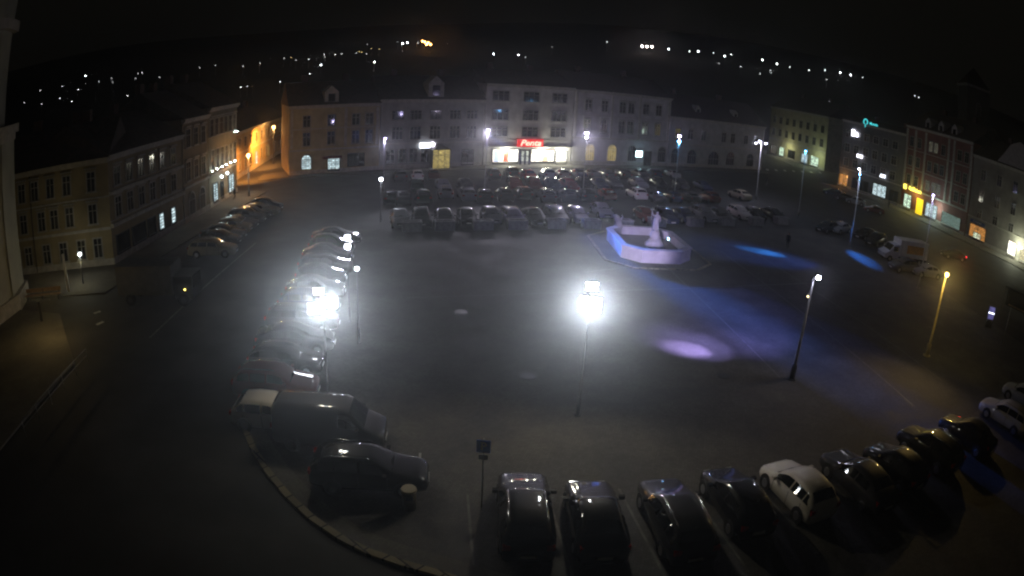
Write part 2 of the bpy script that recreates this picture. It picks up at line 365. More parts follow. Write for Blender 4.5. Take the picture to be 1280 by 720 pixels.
# ------------------------------------------------------------------ buildings
def text_mesh(s, size, ext=.03, bold=0.0, shear=0.0):
    c = bpy.data.curves.new('lettering', 'FONT'); c.body = s; c.size = size; c.extrude = ext; c.offset = bold; c.shear = shear; c.align_x = 'CENTER'; c.align_y = 'CENTER'; c.resolution_u = 2
    o = bpy.data.objects.new('tmp', c); col.objects.link(o)
    me = bpy.data.meshes.new_from_object(o.evaluated_get(bpy.context.evaluated_depsgraph_get()))
    bpy.data.objects.remove(o); return me
WIN = {}
def window(root, x, z, w, h, style='sash', lit=None, y=0.0):
    """window centred at x, sill height z on a facade lying in the local xz plane facing -y"""
    k = (round(w, 2), round(h, 2), style)
    if k not in WIN:
        f = MB(); t = .13
        if style == 'arch':
            n = 12; r = w/2
            def ring(rr, y0, y1, rr2):
                pts = [(-rr, 0)] + [(-rr*math.cos(math.pi*i/n), h-r+rr*math.sin(math.pi*i/n)) for i in range(n+1)] + [(rr, 0)]
                pts2 = [(-rr2, 0)] + [(-rr2*math.cos(math.pi*i/n), h-r+rr2*math.sin(math.pi*i/n)) for i in range(n+1)] + [(rr2, 0)]
                for i in range(len(pts)-1):
                    a, b2, c2, d2 = pts[i], pts[i+1], pts2[i+1], pts2[i]
                    f.face([(a[0], y0, a[1]), (b2[0], y0, b2[1]), (c2[0], y0, c2[1]), (d2[0], y0, d2[1])])
                    f.face([(d2[0], y0, d2[1]), (c2[0], y0, c2[1]), (c2[0], y1, c2[1]), (d2[0], y1, d2[1])])
            ring(r, -.10, -.02, r+.18); ring(r-.05, -.06, -.02, r)
            f.box(-.03, .03, -.07, -.03, 0, h-.05); f.box(-r, r, -.07, -.03, h-r-.04, h-r+.04)
            for s in (-1, 1): f.box(s*r*.5-.02, s*r*.5+.02, -.065, -.03, 0, h-r*.3)
            p = MB(); p.face([(-r, -.025, 0), (r, -.025, 0)] + [(r*math.cos(math.pi*i/n), -.025, h-r+r*math.sin(math.pi*i/n)) for i in range(n+1)])
        else:
            f.box(-w/2-t, -w/2, -.09, 0, -.02, h+t); f.box(w/2, w/2+t, -.09, 0, -.02, h+t); f.box(-w/2, w/2, -.09, 0, h, h+t)
            f.box(-w/2-t-.08, w/2+t+.08, -.20, 0, -.14, -.022)
            if style == 'hood': f.box(-w/2-t-.1, w/2+t+.1, -.24, 0, h+t+.12, h+t+.26)
            if style == 'wide':
                for q in (-.167, .167): f.box(w*q-.04, w*q+.04, -.06, -.02, 0, h)
                f.box(-w/2, w/2, -.055, -.02, h*.68, h*.68+.06)
            else:
                f.box(-.035, .035, -.06, -.02, 0, h); f.box(-w/2, w/2, -.055, -.02, h*.66, h*.66+.06)
            p = MB().box(-w/2, w/2, -.018, .0, 0, h)
        WIN[k] = (f.mesh('window', framem), {}, p)
    fm, pm, p = WIN[k]
    fo = place(fm, 'window', root, (x, y, z))
    mm = lit or glass_d
    if mm.name not in pm: pm[mm.name] = p.mesh('pane', mm)
    place(pm[mm.name], 'pane', fo)
    return fo
def interior(name, c, s, scale=2.0, c2=None, contrast=.5):
    """lit room or shop window: bright interior with shelves, posters and dark shapes behind glass"""
    m = bpy.data.materials.new(name); m.use_nodes = True; nt = m.node_tree; b = nt.nodes['Principled BSDF']; L = nt.links.new
    b.inputs['Base Color'].default_value = (.02, .02, .02, 1); b.inputs['Roughness'].default_value = .15
    tc = nt.nodes.new('ShaderNodeTexCoord'); mp = nt.nodes.new('ShaderNodeMapping'); mp.inputs['Rotation'].default_value[0] = math.pi/2; L(tc.outputs['Object'], mp.inputs[0])
    v = nt.nodes.new('ShaderNodeTexBrick'); v.inputs['Scale'].default_value = scale*.55; v.inputs['Color1'].default_value = (*c, 1); v.inputs['Color2'].default_value = (*[x*(1-contrast) for x in (c2 or c)], 1)
    v.inputs['Mortar'].default_value = (*[x*(1-contrast)*.6 for x in c], 1); v.inputs['Mortar Size'].default_value = .035; v.inputs['Bias'].default_value = -.25; v.offset = .37
    L(mp.outputs[0], v.inputs['Vector'])
    n = nt.nodes.new('ShaderNodeTexNoise'); n.inputs['Scale'].default_value = scale*1.3; L(mp.outputs[0], n.inputs[0])
    r = nt.nodes.new('ShaderNodeMix'); r.data_type = 'RGBA'; r.blend_type = 'MULTIPLY'; r.inputs[0].default_value = .6; L(v.outputs[0], r.inputs[6]); L(n.outputs['Fac'], r.inputs[7])
    L(r.outputs[2], b.inputs['Emission Color']); b.inputs['Emission Strength'].default_value = s*1.5
    return m
I_shop = interior('shop_interior_white', (1, 1, .88), 2.6, .9, (1, .75, .6), .3)
I_yel = interior('hall_interior_yellow', (1, .78, .25), .55, 2.2, (.8, .6, .2), .8)
I_room = interior('room_interior_pale', (.8, .75, .55), .13, 1.2, None, .7)
I_cool = interior('shop_interior_cool', (.75, .95, 1), 1.1, 1.5, (.4, .7, .8), .75)
I_green = interior('shop_interior_green', (.75, 1, .75), 1.4, 1.4, (.3, .6, .4), .75)
I_org = interior('shop_interior_orange', (1, .42, .10), .7, 1.5, (.6, .3, .1), .7)
I_refl = mat('pale_blind', (.35, .35, .33), .7, noise=.3, nscale=3)

def building(name, p0, p1, h, depth, wallc, rows, label, cat='building', cornice=True, courses=(), roofh=4.0, rough=.85, extra=None, hipl=0, hipr=0, group=None, z0=0):
    p0 = Vector((p0[0], p0[1], 0)); p1 = Vector((p1[0], p1[1], 0)); d = p1-p0; W = d.length; rz = math.atan2(d.y, d.x)
    root = empty(name, (p0.x, p0.y, z0), rz, label, cat, group)
    wm = mat('plaster', wallc, rough, noise=.22, nscale=.7, bump=.25)
    tr = MB().box(0, W, 0, depth, -.2, h); tr.cur = 1
    for z, th, pr in courses: tr.box(-.01, W+.01, -pr, .0, z, z+th)
    tr.box(-.01, W+.01, -.08, 0, 0, .7)
    tr.build('wall', (wm, stonetrim), root)
    if cornice:
        MB().box(-.05, W+.05, -.22, .1, h-.55, h-.33).box(-.1, W+.1, -.42, .12, h-.33, h-.05).build('cornice', stonetrim, root)
    if roofh:
        e = .45; y0, y1 = -e, depth+e; r = MB(); ym = depth/2; zt = h+roofh
        A, B, C, D = (-.2, y0, h-.04), (W+.2, y0, h-.04), (W+.2, y1, h-.04), (-.2, y1, h-.04); E, F = (hipl-.2, ym, zt), (W-hipr+.2, ym, zt)
        r.face([A, B, F, E]).face([C, D, E, F]).face([B, C, F]).face([D, A, E]).face([D, C, B, A])
        ro = r.build('roof', rooft, root)
        for q in (.22, .7):
            c = MB().box(W*q-.5, W*q+.5, ym+.6, ym+1.4, h+roofh*.6, zt+1.1); c.build('chimney', mat_ch, ro)
    for (z, wh, ww, style, xs) in rows:
        for x in xs:
            lit = None; st = style; w2, h2 = ww, wh
            if isinstance(x, tuple):
                x, lit = x[0], x[1]
            window(root, W*x, z, w2, h2, st, lit)
    root['w'] = W
    return root, W
mat_ch = mat('chimney_brick', (.10, .06, .05), .9, noise=.4, nscale=4)
S = 1.0
def door(root, x, w, h, m=None):
    d = MB().box(x-w/2-.12, x+w/2+.12, -.10, 0, 0, h+.15).build('door', framem, root)
    MB().box(x-w/2, x-.02, -.115, -.101, .1, h).box(x+.02, x+w/2, -.115, -.101, .1, h).build('leaf', m or darksteel, d)
    MB().tube([(x+.08, -.13, 1.0), (x+.08, -.13, 1.25)], .02, 6).build('handle', chrome, d)
def shopfront(root, x0, x1, z0, z1, m, bars=3, name='shop_window'):
    f = MB(); t = .08
    f.box(x0-t, x1+t, -.14, 0, z1, z1+t).box(x0-t, x1+t, -.16, 0, z0-t*2, z0); f.box(x0-t, x0, -.14, 0, z0, z1).box(x1, x1+t, -.14, 0, z0, z1)
    for i in range(1, bars): x = x0+(x1-x0)*i/bars; f.box(x-.035, x+.035, -.12, -.05, z0, z1)
    o = f.build(name, darksteel, root); MB().box(x0, x1, -.045, .0, z0, z1).build('pane', m, o); return o
def dormer(root, x, w, z, h, gable=True, wallm=None, y=.2, depth=3.0):
    d = MB().box(x-w/2, x+w/2, y, y+depth, z, z+h)
    if gable: d.face([(x-w/2, y, z+h), (x+w/2, y, z+h), (x, y, z+h+w*.45)]); d.face([(x-w/2, y, z+h), (x, y, z+h+w*.45), (x, y+depth, z+h+w*.45), (x-w/2, y+depth, z+h)]); d.face([(x+w/2, y+depth, z+h), (x, y+depth, z+h+w*.45), (x, y, z+h+w*.45), (x+w/2, y, z+h)])
    o = d.build('dormer', wallm or stonetrim, root)
    f = MB().box(x-w*.25, x+w*.25, y-.04, y-.002, z+h*.2, z+h*.85).build('dormer_window', glass_d, o)
    return o

def fy(x): return 107.8+.52*x
# far row, left to right
B1, W1 = building('town_house', (-34.5, fy(-34.5)), (-21.7, fy(-21.7)), 10.8, 12, (.42, .36, .23),
    [(7.4, 1.7, 1.1, 'sash', (.19, .46, .73, .88)), (4.5, 2.0, 1.1, 'hood', (.19, .46, .73, .88))],
    'ochre two storey house over a shop, leftmost of the far row', courses=((3.7, .25, .15), (7.0, .12, .08)), roofh=3.6)
window(B1, W1*.19, .9, 1.5, 2.2, 'arch', I_cool); shopfront(B1, W1*.74-1.3, W1*.74+1.3, 1.0, 2.9, glass_d, 3); shopfront(B1, W1*.485-.8, W1*.485+1.0, .5, 2.3, I_cool, 3)
dormer(B1, W1*.46, 2.2, 10.8, 1.9)
MB().box(W1*.47-1.5, W1*.47+1.5, -.9, -.15, 2.35, 2.75).build('awning', mat('dark_red_awning', (.14, .02, .02), .8), B1)
for q in (.4, W1*.62, W1-.4): MB().box(q-.2, q+.2, -.12, 0, 4.2, 10.1).build('pilaster', stonetrim, B1)
B2, W2 = building('town_house', (-21.6, fy(-21.6)), (-6.1, fy(-6.1)), 11.3, 12, (.36, .36, .36),
    [(8.0, 1.4, 1.8, 'wide', (.16, .33, .52, .71, .88)), (4.8, 2.0, 1.7, 'wide', (.16, .33, .52, .71, .88)), (1.0, 2.2, 1.3, 'sash', (.1, .21, .32, .43))],
    'grey rendered house with a glowing yellow glazed entrance', courses=((4.0, .2, .12),), roofh=3.8)
dormer(B2, W2*.52, 2.6, 11.3, 2.6, True)
o = MB()
xe = W2*.56
porch = MB().box(xe-1.5, xe-1.4, -1.6, -.02, 0, 3.1).box(xe+1.4, xe+1.5, -1.6, -.02, 0, 3.1).box(xe-.6, xe-.54, -1.62, -1.56, 0, 3.1).box(xe+.54, xe+.6, -1.62, -1.56, 0, 3.1).box(xe-1.5, xe+1.5, -1.62, -1.56, 2.2, 2.3)
porch.face([(xe-1.6, -1.7, 3.1), (xe+1.6, -1.7, 3.1), (xe, -.9, 4.0)]).face([(xe-1.6, 0, 3.1), (xe-1.6, -1.7, 3.1), (xe, -.9, 4.0), (xe, 0, 4.0)]).face([(xe+1.6, -1.7, 3.1), (xe+1.6, 0, 3.1), (xe, 0, 4.0), (xe, -.9, 4.0)])
po = porch.build('glazed_porch', darksteel, B2); MB().box(xe-1.39, xe+1.39, -1.55, -1.5, .1, 3.05).build('pane', I_yel, po)
shopfront(B2, W2*.85-1, W2*.85+1, .4, 2.8, glass_d, 2)
B3, W3 = building('shop_building', (-5.9, fy(-5.9)), (9.0, fy(9.0)), 14.1, 13, (.52, .50, .50),
    [(11.2, 1.6, 2.9, 'wide', (.16, .50, .83)), (7.9, 1.7, 2.9, 'wide', (.16, .50, .83)), (4.75+.3, 1.6, 2.9, 'wide', (.16, .50, .83))],
    'pale four storey block with the brightly lit shop and red sign', courses=((4.3, .18, .12), (3.2, .12, .5)), roofh=2.6)
shopfront(B3, W3*.10, W3*.38, .5, 2.75, I_shop, 2); shopfront(B3, W3*.53, W3*.80, .6, 2.75, I_shop, 2); shopfront(B3, W3*.82, W3*.95, .3, 2.4, I_shop, 1)
dd = MB().box(W3*.40, W3*.42, -.12, 0, 0, 2.75).box(W3*.50, W3*.52, -.12, 0, 0, 2.75).box(W3*.45, W3*.47, -.12, 0, 0, 2.75).box(W3*.42, W3*.5, -.11, -.05, 1.5, 1.62).box(W3*.42, W3*.5, -.11, -.05, 2.5, 2.75).build('shop_door', darksteel, B3)
MB().box(W3*.42, W3*.5, -.045, 0, .1, 2.5).build('pane', interior('door_interior', (.9, .95, .8), .8, 1.8, (.3, .35, .3), .7), dd)
for q, c in ((.245, (.75, .12, .07)), (.70, (.85, .55, .35)), (.14, (.5, .6, .9))):
    MB().box(W3*q-.45, W3*q+.45, -.06, -.046, .7, 2.5).build('poster', emis('backlit_poster', c, .8), B3)
B4, W4 = building('town_house', (9.2, fy(9.2)), (29.2, fy(29.2)), 13.9, 13, (.50, .48, .50),
    [(10.1, 2.0, 1.35, 'hood', (.13, .29, .47, .56, .72, .86)), (6.2, 2.3, 1.35, 'hood', (.13, .29, .47, .56, .72, .86))],
    'pale three storey house with two yellow lit arched windows', courses=((4.9, .3, .18), (9.2, .12, .1)), roofh=3.4)
for q, l in ((.17, I_yel), (.39, I_yel), (.60, None), (.93, None)): window(B4, W4*q, .9, 1.9, 3.0, 'arch', l)
door(B4, W4*.77, 1.8, 2.9); 
for q in (.02, .365, .655, .98): MB().box(W4*q-.22, W4*q+.22, -.13, 0, 5.2, 13.3).build('pilaster', stonetrim, B4)
B5, W5 = building('town_house', (29.4, fy(29.4)), (55.5, fy(55.5)), 10.3, 13, (.40, .40, .41),
    [(5.8, 2.0, 1.3, 'hood', (.07, .19, .32, .53, .63, .78, .9))],
    'low two storey house with a row of dark ground floor arches', courses=((4.5, .3, .15),), roofh=4.6)
for q, ww in ((.06, 1.9), (.22, 2.4), (.44, 3.2), (.62, 2.6), (.85, 2.4)): window(B5, W5*q, .3 if ww > 3 else .8, ww, 3.3 if ww > 3 else 2.9, 'arch')
dormer(B5, W5*.3, 1.4, 11.2, 1.2, True, None, 1.6); dormer(B5, W5*.7, 1.4, 11.2, 1.2, True, None, 1.6)
# side street on the right, facade lit greenish yellow
BF, WF = building('corner_house', (78.6, 189), (84.2, 157.9), 15.6, 14, (.42, .40, .27),
    [(10.6, 2.0, 1.5, 'sash', (.08, .2, .32, .44, .56, .68, .8, .92)), (6.6, 2.1, 1.5, 'sash', (.08, .2, .32, .44, .56, .68, .8, .92))],
    'long ochre house down the side street on the right, lit from below', courses=((5.2, .25, .15),), roofh=4.5)
for i, (a, b2, m) in enumerate(((.06, .16, I_room), (.22, .3, I_green), (.38, .5, glass_d), (.62, .72, I_cool), (.78, .9, I_green))): shopfront(BF, WF*a, WF*b2, .4, 3.2, m, 2)
light('shop_light', 'POINT', (81.0-2.5, 176, 3.4), 420, (.95, .95, .55), .3); light('shop_light', 'POINT', (80.5, 160, 3.4), 420, (.85, 1, .6), .3)
# right row, far to near
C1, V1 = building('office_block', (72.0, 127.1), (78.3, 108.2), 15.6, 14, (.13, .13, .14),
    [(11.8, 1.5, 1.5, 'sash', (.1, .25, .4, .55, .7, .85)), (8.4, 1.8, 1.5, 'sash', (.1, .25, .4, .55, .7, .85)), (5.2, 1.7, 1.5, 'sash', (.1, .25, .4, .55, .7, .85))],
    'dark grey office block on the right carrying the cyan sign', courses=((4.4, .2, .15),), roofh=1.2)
shopfront(C1, V1*.02, V1*.16, .3, 3.0, I_org, 2); shopfront(C1, V1*.24, V1*.5, .5, 3.0, glass_d, 3); shopfront(C1, V1*.58, V1*.78, .8, 3.2, I_cool, 3); shopfront(C1, V1*.84, V1*.97, .5, 3, glass_d, 2)
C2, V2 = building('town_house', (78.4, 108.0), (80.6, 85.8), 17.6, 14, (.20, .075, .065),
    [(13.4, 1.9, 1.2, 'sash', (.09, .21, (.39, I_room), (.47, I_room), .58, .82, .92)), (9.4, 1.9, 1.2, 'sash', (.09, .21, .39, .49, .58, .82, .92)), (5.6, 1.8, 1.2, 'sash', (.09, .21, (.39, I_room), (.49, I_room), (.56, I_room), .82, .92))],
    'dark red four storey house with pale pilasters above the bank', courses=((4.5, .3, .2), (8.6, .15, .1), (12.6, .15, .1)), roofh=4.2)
for q in (.015, .15, .31, .66, .74, .985): MB().box(V2*q-.3, V2*q+.3, -.14, 0, 4.85, 16.9).build('pilaster', stonetrim, C2)
shopfront(C2, V2*.06, V2*.17, .3, 3.3, I_green, 2); shopfront(C2, V2*.41, V2*.58, .6, 3.2, I_cool, 3); 
MB().box(V2*.27, V2*.36, -.30, -.002, .3, 3.4).build('backlit_panel', emis('yellow_panel', (1, .72, .02), 1.1), C2)
shopfront(C2, V2*.66, V2*.93, .5, 2.8, interior('shop_lettered_glass', (.55, .85, .75), .35, 3.2, (.1, .3, .25), .9), 1)
for q in (.3, .5, .7): dormer(C2, V2*q, 1.8, 17.7, 1.6, True, None, .5)
C3, V3 = building('town_house', (80.7, 85.4), (87.0, 62), 15.5, 14, (.24, .23, .21),
    [(11.3, 1.9, 1.2, 'sash', (.12, .3, .48, .66, .84)), (7.4, 2.0, 1.2, 'sash', (.12, .3, .48, (.66, I_room), .84)), (4.4, 1.4, 1.2, 'sash', (.12, .3, .48, .66, .84))],
    'grey gabled house at the right edge above two lit shop windows', courses=((4.1, .2, .15),), roofh=4.2)
shopfront(C3, V3*.04, V3*.22, .6, 2.9, I_org, 2); shopfront(C3, V3*.09, V3*.17, .5, 1.6, I_green, 1); shopfront(C3, V3*.48, V3*.57, .4, 2.9, I_shop, 1); shopfront(C3, V3*.62, V3*.76, .3, 2.7, interior('shop_interior_cream', (1, .9, .55), 1.0, 1.6, (.5, .4, .2), .6), 2)
g = MB().face([(V3*.25, -.02, 15.4), (V3*.75, -.02, 15.4), (V3*.68, -.02, 17.2), (V3*.6, -.02, 19.4), (V3*.5, -.02, 20.4), (V3*.4, -.02, 19.4), (V3*.32, -.02, 17.2)]).face([(V3*.25, .4, 15.4), (V3*.32, .4, 17.2), (V3*.4, .4, 19.4), (V3*.5, .4, 20.4), (V3*.6, .4, 19.4), (V3*.68, .4, 17.2), (V3*.75, .4, 15.4)])
g.build('gable', stonetrim, C3)
# church tower behind the right row, almost lost in the dark
ct = empty('church_tower', (114, 122, 0), R(-20), 'dark church tower rising behind the right row of houses', 'tower')
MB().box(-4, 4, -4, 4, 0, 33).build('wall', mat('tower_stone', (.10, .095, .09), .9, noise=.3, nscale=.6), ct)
MB().box(-4.4, 4.4, -4.4, 4.4, 33, 33.6).build('cornice', stonetrim, ct)
MB().face([(-4.3, -4.3, 33.6), (4.3, -4.3, 33.6), (0, 0, 39)]).face([(4.3, -4.3, 33.6), (4.3, 4.3, 33.6), (0, 0, 39)]).face([(4.3, 4.3, 33.6), (-4.3, 4.3, 33.6), (0, 0, 39)]).face([(-4.3, 4.3, 33.6), (-4.3, -4.3, 33.6), (0, 0, 39)]).build('roof', rooft, ct)
for z in (26, 20): window(ct, 0, z, 1.4, 3.2, 'arch', None, -4.02)
# left side
A1, X1 = building('corner_house', (-47.5, 38.2), (-35.1, 43.5), 9.8, 9, (.27, .22, .12),
    [(6.9, 1.7, .85, 'hood', (.10, (.22, None), (.35, None), .50, .65, .86)), (4.0, 1.7, .85, 'hood', (.10, .22, .40, .52, .66, .86)), (.9, 1.7, .85, 'sash', (.12, .24, .42, .58, .74, .88))],
    'ochre corner house on the left lit by the park lamp', courses=((3.3, .25, .12), (6.2, .15, .1)), roofh=3.2)
MB().tube([(X1*.31, -.12, .2), (X1*.31, -.12, 9.3)], .06, 6).build('drainpipe', darksteel, A1)
A2, X2 = building('terrace_house', (-35.1, 43.52), (-35.4, 58.2), 9.9, 12, (.26, .21, .13),
    [(7.0, 1.6, 1.0, 'hood', (.1, .25, .4, .55, .7, .86)), (4.2, 1.7, 1.0, 'hood', (.1, .25, .4, .55, .7, .86))],
    'brown stuccoed terrace house with long cornices behind the dark vehicle', courses=((3.4, .35, .35), (6.3, .3, .3), (3.9, .1, .1)), roofh=3.2)
for a, b2, m in ((.05, .2, glass_d), (.25, .42, glass_d), (.62, .68, I_cool), (.80, .86, I_cool), (.46, .56, glass_d)): shopfront(A2, X2*a, X2*b2, .9, 2.5, m, 1)
A3, X3 = building('terrace_house', (-35.4, 58.4), (-36.1, 65.8), 11.5, 12, (.20, .17, .12),
    [(8.3, 1.9, 1.1, 'hood', (.2, .5, .8)), (4.6, 2.0, 1.1, 'hood', (.2, .5, .8))], 'narrow dark brown terrace house left of the uplit facade', courses=((3.8, .25, .2),), roofh=3.4)
window(A3, X3*.3, .2, 1.6, 2.9, 'arch'); window(A3, X3*.72, .2, 1.6, 2.9, 'arch')
A4, X4 = building('terrace_house', (-36.1, 66.0), (-37.3, 76.6), 12.2, 12, (.22, .20, .15),
    [(8.7, 2.0, 1.0, 'hood', (.1, .26, .42, .58, .74, .9)), (4.7, 2.2, .9, 'sash', (.13, .29, .45, .6, .76, .92))], 'terrace house with white uplights between its first floor windows', courses=((3.9, .25, .25),), roofh=3.4)
for i in range(6):
    x = X4*(.05+i*.16); o = MB().box(x-.09, x+.09, -.42, -.2, 4.35, 4.5).build('uplight', darksteel, A4)
    MB().box(x-.08, x+.08, -.40, -.22, 4.501, 4.53).build('lens', lens_mat((.8, 1, .95), 60), o)
    wl = A4.matrix_basis @ Vector((x, -.3, 4.62)); light('uplight_light', 'SPOT', wl, 22, (.8, 1, .92), .03, None, A4.matrix_basis @ Vector((x, -.16, 8)), 46, .5)
for i in range(2):
    x = X4*(.86+i*.08); z = 8.2; o = MB().box(x-.09, x+.09, -.42, -.2, z, z+.15).build('uplight', darksteel, A4)
    MB().box(x-.08, x+.08, -.40, -.22, z+.151, z+.18).build('lens', lens_mat((.8, 1, .95), 60), o)
    light('uplight_light', 'SPOT', A4.matrix_basis @ Vector((x, -.3, z+.25)), 14, (.8, 1, .92), .03, None, A4.matrix_basis @ Vector((x, -.16, 12)), 46, .5)
for a, b2, z1, m in ((.12, .26, 2.8, I_cool), (.38, .46, 2.6, glass_d), (.66, .86, 2.9, I_cool)): shopfront(A4, X4*a, X4*b2, .6, z1, m, 2)
light('shop_light', 'POINT', (-34.6, 73.5, 3.2), 70, (.8, 1, .9), .2)
# orange lit street front behind
OB, WO = building('street_house', (-42.3, 86.5), (-48.5, 124), 7.4, 10, (.42, .33, .20),
    [(4.6, 1.5, 1.1, 'sash', (.06, .15, .24, .34, .44, .54, .64, .74, .84)), (1.2, 1.7, 1.1, 'sash', (.06, .15, .24, .44, .54, .74, .84))], 'long low house glowing orange in the side street', courses=((3.7, .2, .1),), roofh=2.8)
window(OB, WO*.34, .5, 1.3, 2.4, 'arch', I_shop); window(OB, WO*.58, .8, 1.3, 2.2, 'arch', I_yel)
# church wall at the left edge
chw = empty('church', (-37.7, 28.0, 0), 0, 'tall pale church wall with pilaster and cornice cut by the left edge', 'church')
wallp = mat('church_plaster', (.36, .36, .31), .85, noise=.2, nscale=.5, bump=.2)
def rel(pts): return [(p[0]+37.7, p[1]-28.0) for p in pts]
MB().prism(rel([(-37.9, 24.5), (-38.4, 31.2), (-40.3, 34.2), (-60, 34.2), (-60, 24.5)]), 0, 14.5).prism(rel([(-38.8, 24.5), (-39.2, 30.8), (-41.0, 33.6), (-60, 33.6), (-60, 24.5)]), 14.5, 34).build('wall', wallp, chw)
MB().prism(rel([(-37.55, 24.5), (-38.1, 30.1), (-38.6, 30.1), (-38.5, 24.5)]), 0, 13.2).build('pilaster', wallp, chw)
MB().prism(rel([(-38.15, 30.9), (-38.7, 31.9), (-40.1, 34.3), (-40.6, 34.3), (-39, 31)]), .0, 13.2).build('pilaster', wallp, chw)
MB().prism(rel([(-37.2, 24.5), (-37.7, 31.4), (-39.9, 34.8), (-60, 34.8), (-60, 24.5)]), 13.8, 14.5).prism(rel([(-37.45, 24.5), (-37.95, 31.2), (-40.1, 34.5), (-60, 34.5), (-60, 24.5)]), 13.2, 13.8).build('cornice', stonetrim, chw)
MB().prism(rel([(-38.3, 24.5), (-38.7, 31.1), (-40.5, 34.1), (-60, 34.1), (-60, 24.5)]), 22.5, 23.4).build('cornice', stonetrim, chw)
MB().prism(rel([(-37.3, 24.5), (-37.9, 31.5), (-39.9, 34.7), (-60, 34.7), (-60, 24.5)]), 0, 1.3).build('plinth', stonetrim, chw)

# ------------------------------------------------------------------ illuminated signs (things of their own)
def on_wall(root, x, z, y=-.25):
    return root.matrix_basis @ Vector((x, y, z)), root.rotation_euler[2]
def sign_obj(name, root, x, z, label, cat='sign', y=-.25):
    p, rz = on_wall(root, x, z, y); return empty(name, p, rz, label, cat)
def board(t, w, h, m, th=.12): return MB().box(-w/2, w/2, 0, th, -h/2, h/2).build('board', m, t)
def letters(t, s, size, m, ox=0, oz=0, bold=.0, shear=0, y=-.03, name='lettering', sx=1.0):
    me = text_mesh(s, size, .02, bold, shear); me.materials.clear(); me.materials.append(m)
    o = place(me, name, t, (ox, y, oz)); o.rotation_euler = (math.pi/2, 0, 0); o.scale = (sx, 1, 1); return o
t = sign_obj('shop_sign', B3, W3*.50, 3.95, 'glowing red shop sign with slanted white letters over the bright shop', y=-.55)
board(t, 5.0, 1.35, emis('red_sign_board', (.8, .006, .01), .75)); letters(t, 'Penta', 1.4, emis('sign_letters_white', (1, .60, .45), 1.6), bold=.03, shear=.3, sx=1.25)
light('sign_light', 'POINT', on_wall(B3, W3*.5, 3.6, -1.2)[0], 22, (1, .1, .06), .3)
for q in (.24, .66, .88): light('shop_light', 'POINT', on_wall(B3, W3*q, 2.3, -.9)[0], 520, (1, 1, .78), .4)
light('porch_light', 'POINT', on_wall(B2, xe, 2.6, -2.2)[0], 18, (1, .75, .2), .2)
t = sign_obj('light_box_sign', B2, W2*.42, 3.75, 'white light box sign with round end on the grey house', y=-.4)
board(t, 1.7, .85, emis('white_light_box', (.85, .9, 1), 4.0)); MB().tube([(1.3, 0, .12), (1.3, .12, .12)], .42, 16).build('disc', emis('white_disc', (.9, .85, 1), 3.5), t)
t = sign_obj('screen', B4, W4*.66, 2.4, 'bright white cyan screen on the ground floor of the pale house', 'screen', y=-.5)
board(t, 1.7, 1.3, darksteel); MB().box(-.8, .8, -.02, -.002, -.6, .6).build('display', emis('screen_glow', (.65, .95, 1), 5.0), t)
light('screen_light', 'POINT', on_wall(B4, W4*.66, 2.4, -1.0)[0], 60, (.5, .85, 1), .3)
t = sign_obj('cyan_sign', C1, V1*.44, 15.9, 'cyan roof sign with a round drop logo and small lettering', y=-.3)
cym = emis('cyan_sign', (.08, .75, .8), 1.1)
MB().tube([(-1.3+.62*math.cos(a*math.pi/6), 0, .15+.62*math.sin(a*math.pi/6)) for a in range(13)], .13, 6).tube([(-1.3, 0, -.4), (-1.35, 0, -1.1)], [.2, .05], 6).build('logo', cym, t)
letters(t, 'Moneta', .85, cym, 1.3, 0.0, bold=.02)
t = sign_obj('white_sign', C1, V1*.22, 12.9, 'white glowing sign reading Ba high on the dark office block', y=-.4)
letters(t, 'Ba', 1.9, emis('white_letters', (.85, .85, 1), 6.0), bold=.09, sx=1.15)
t = sign_obj('white_sign', C1, V1*.33, 8.1, 'white glowing strip sign beside the mast lamp on the office block', y=-.4)
letters(t, 'DM', .9, emis('white_letters', (.9, .88, 1), 5.0), bold=.06, sx=1.3)
t = sign_obj('white_sign', C1, V1*.72, 5.3, 'small white sign above the cool lit window of the office block', y=-.4)
letters(t, 'ABC', .85, emis('white_letters', (.85, .9, 1), 4.0), bold=.06)
t = sign_obj('bank_sign', C2, V2*.23, 4.75, 'long yellow glowing bank sign with square logo at its left end', y=-.5)
ym_ = emis('yellow_letters', (1, .85, .12), 2.6)
MB().box(-4.1, -3.1, 0, .1, -.5, .5).build('logo', ym_, t)
letters(t, 'Raiffeisen', 1.05, ym_, .1, 0, bold=.03, sx=1.1)
light('sign_light', 'POINT', on_wall(C2, V2*.25, 3.8, -1.6)[0], 300, (1, .85, .2), .3)
light('shop_light', 'POINT', on_wall(C2, V2*.6, 3.0, -1.4)[0], 380, (.75, 1, .85), .3)
light('shop_light', 'POINT', on_wall(C3, V3*.6, 2.6, -1.5)[0], 800, (.95, 1, .7), .3)
light('shop_light', 'POINT', on_wall(C1, V1*.1, 2.6, -1.2)[0], 110, (1, .5, .15), .3)
light('shop_light', 'POINT', on_wall(A4, X4*.2, 2.6, -1.2)[0], 60, (.7, 1, 1), .3)
t = sign_obj('shop_sign', C3, V3*.12, 3.5, 'dim blue shop sign above the orange lit window', y=-.3)
board(t, 4.0, .6, mat('blue_board', (.03, .06, .2), .5)); letters(t, 'POTRAVINY', .42, mat('pale_letters', (.6, .6, .6), .5), y=-.03)
for xx, zz, lb in ((.36, 3.3, 'small white lantern over the shop door of the uplit terrace house, nearer one'), (.56, 3.4, 'small white lantern over the shop door of the uplit terrace house, farther one')):
    t = sign_obj('wall_lantern', A4, X4*xx, zz, lb, 'wall lantern', y=-.3)
    MB().tube([(0, .25, .2), (0, 0, .2)], .03, 6).build('bracket', darksteel, t); MB().sphere((0, 0, 0), .16).build('globe', lens_mat((.8, .9, 1), 14), t)

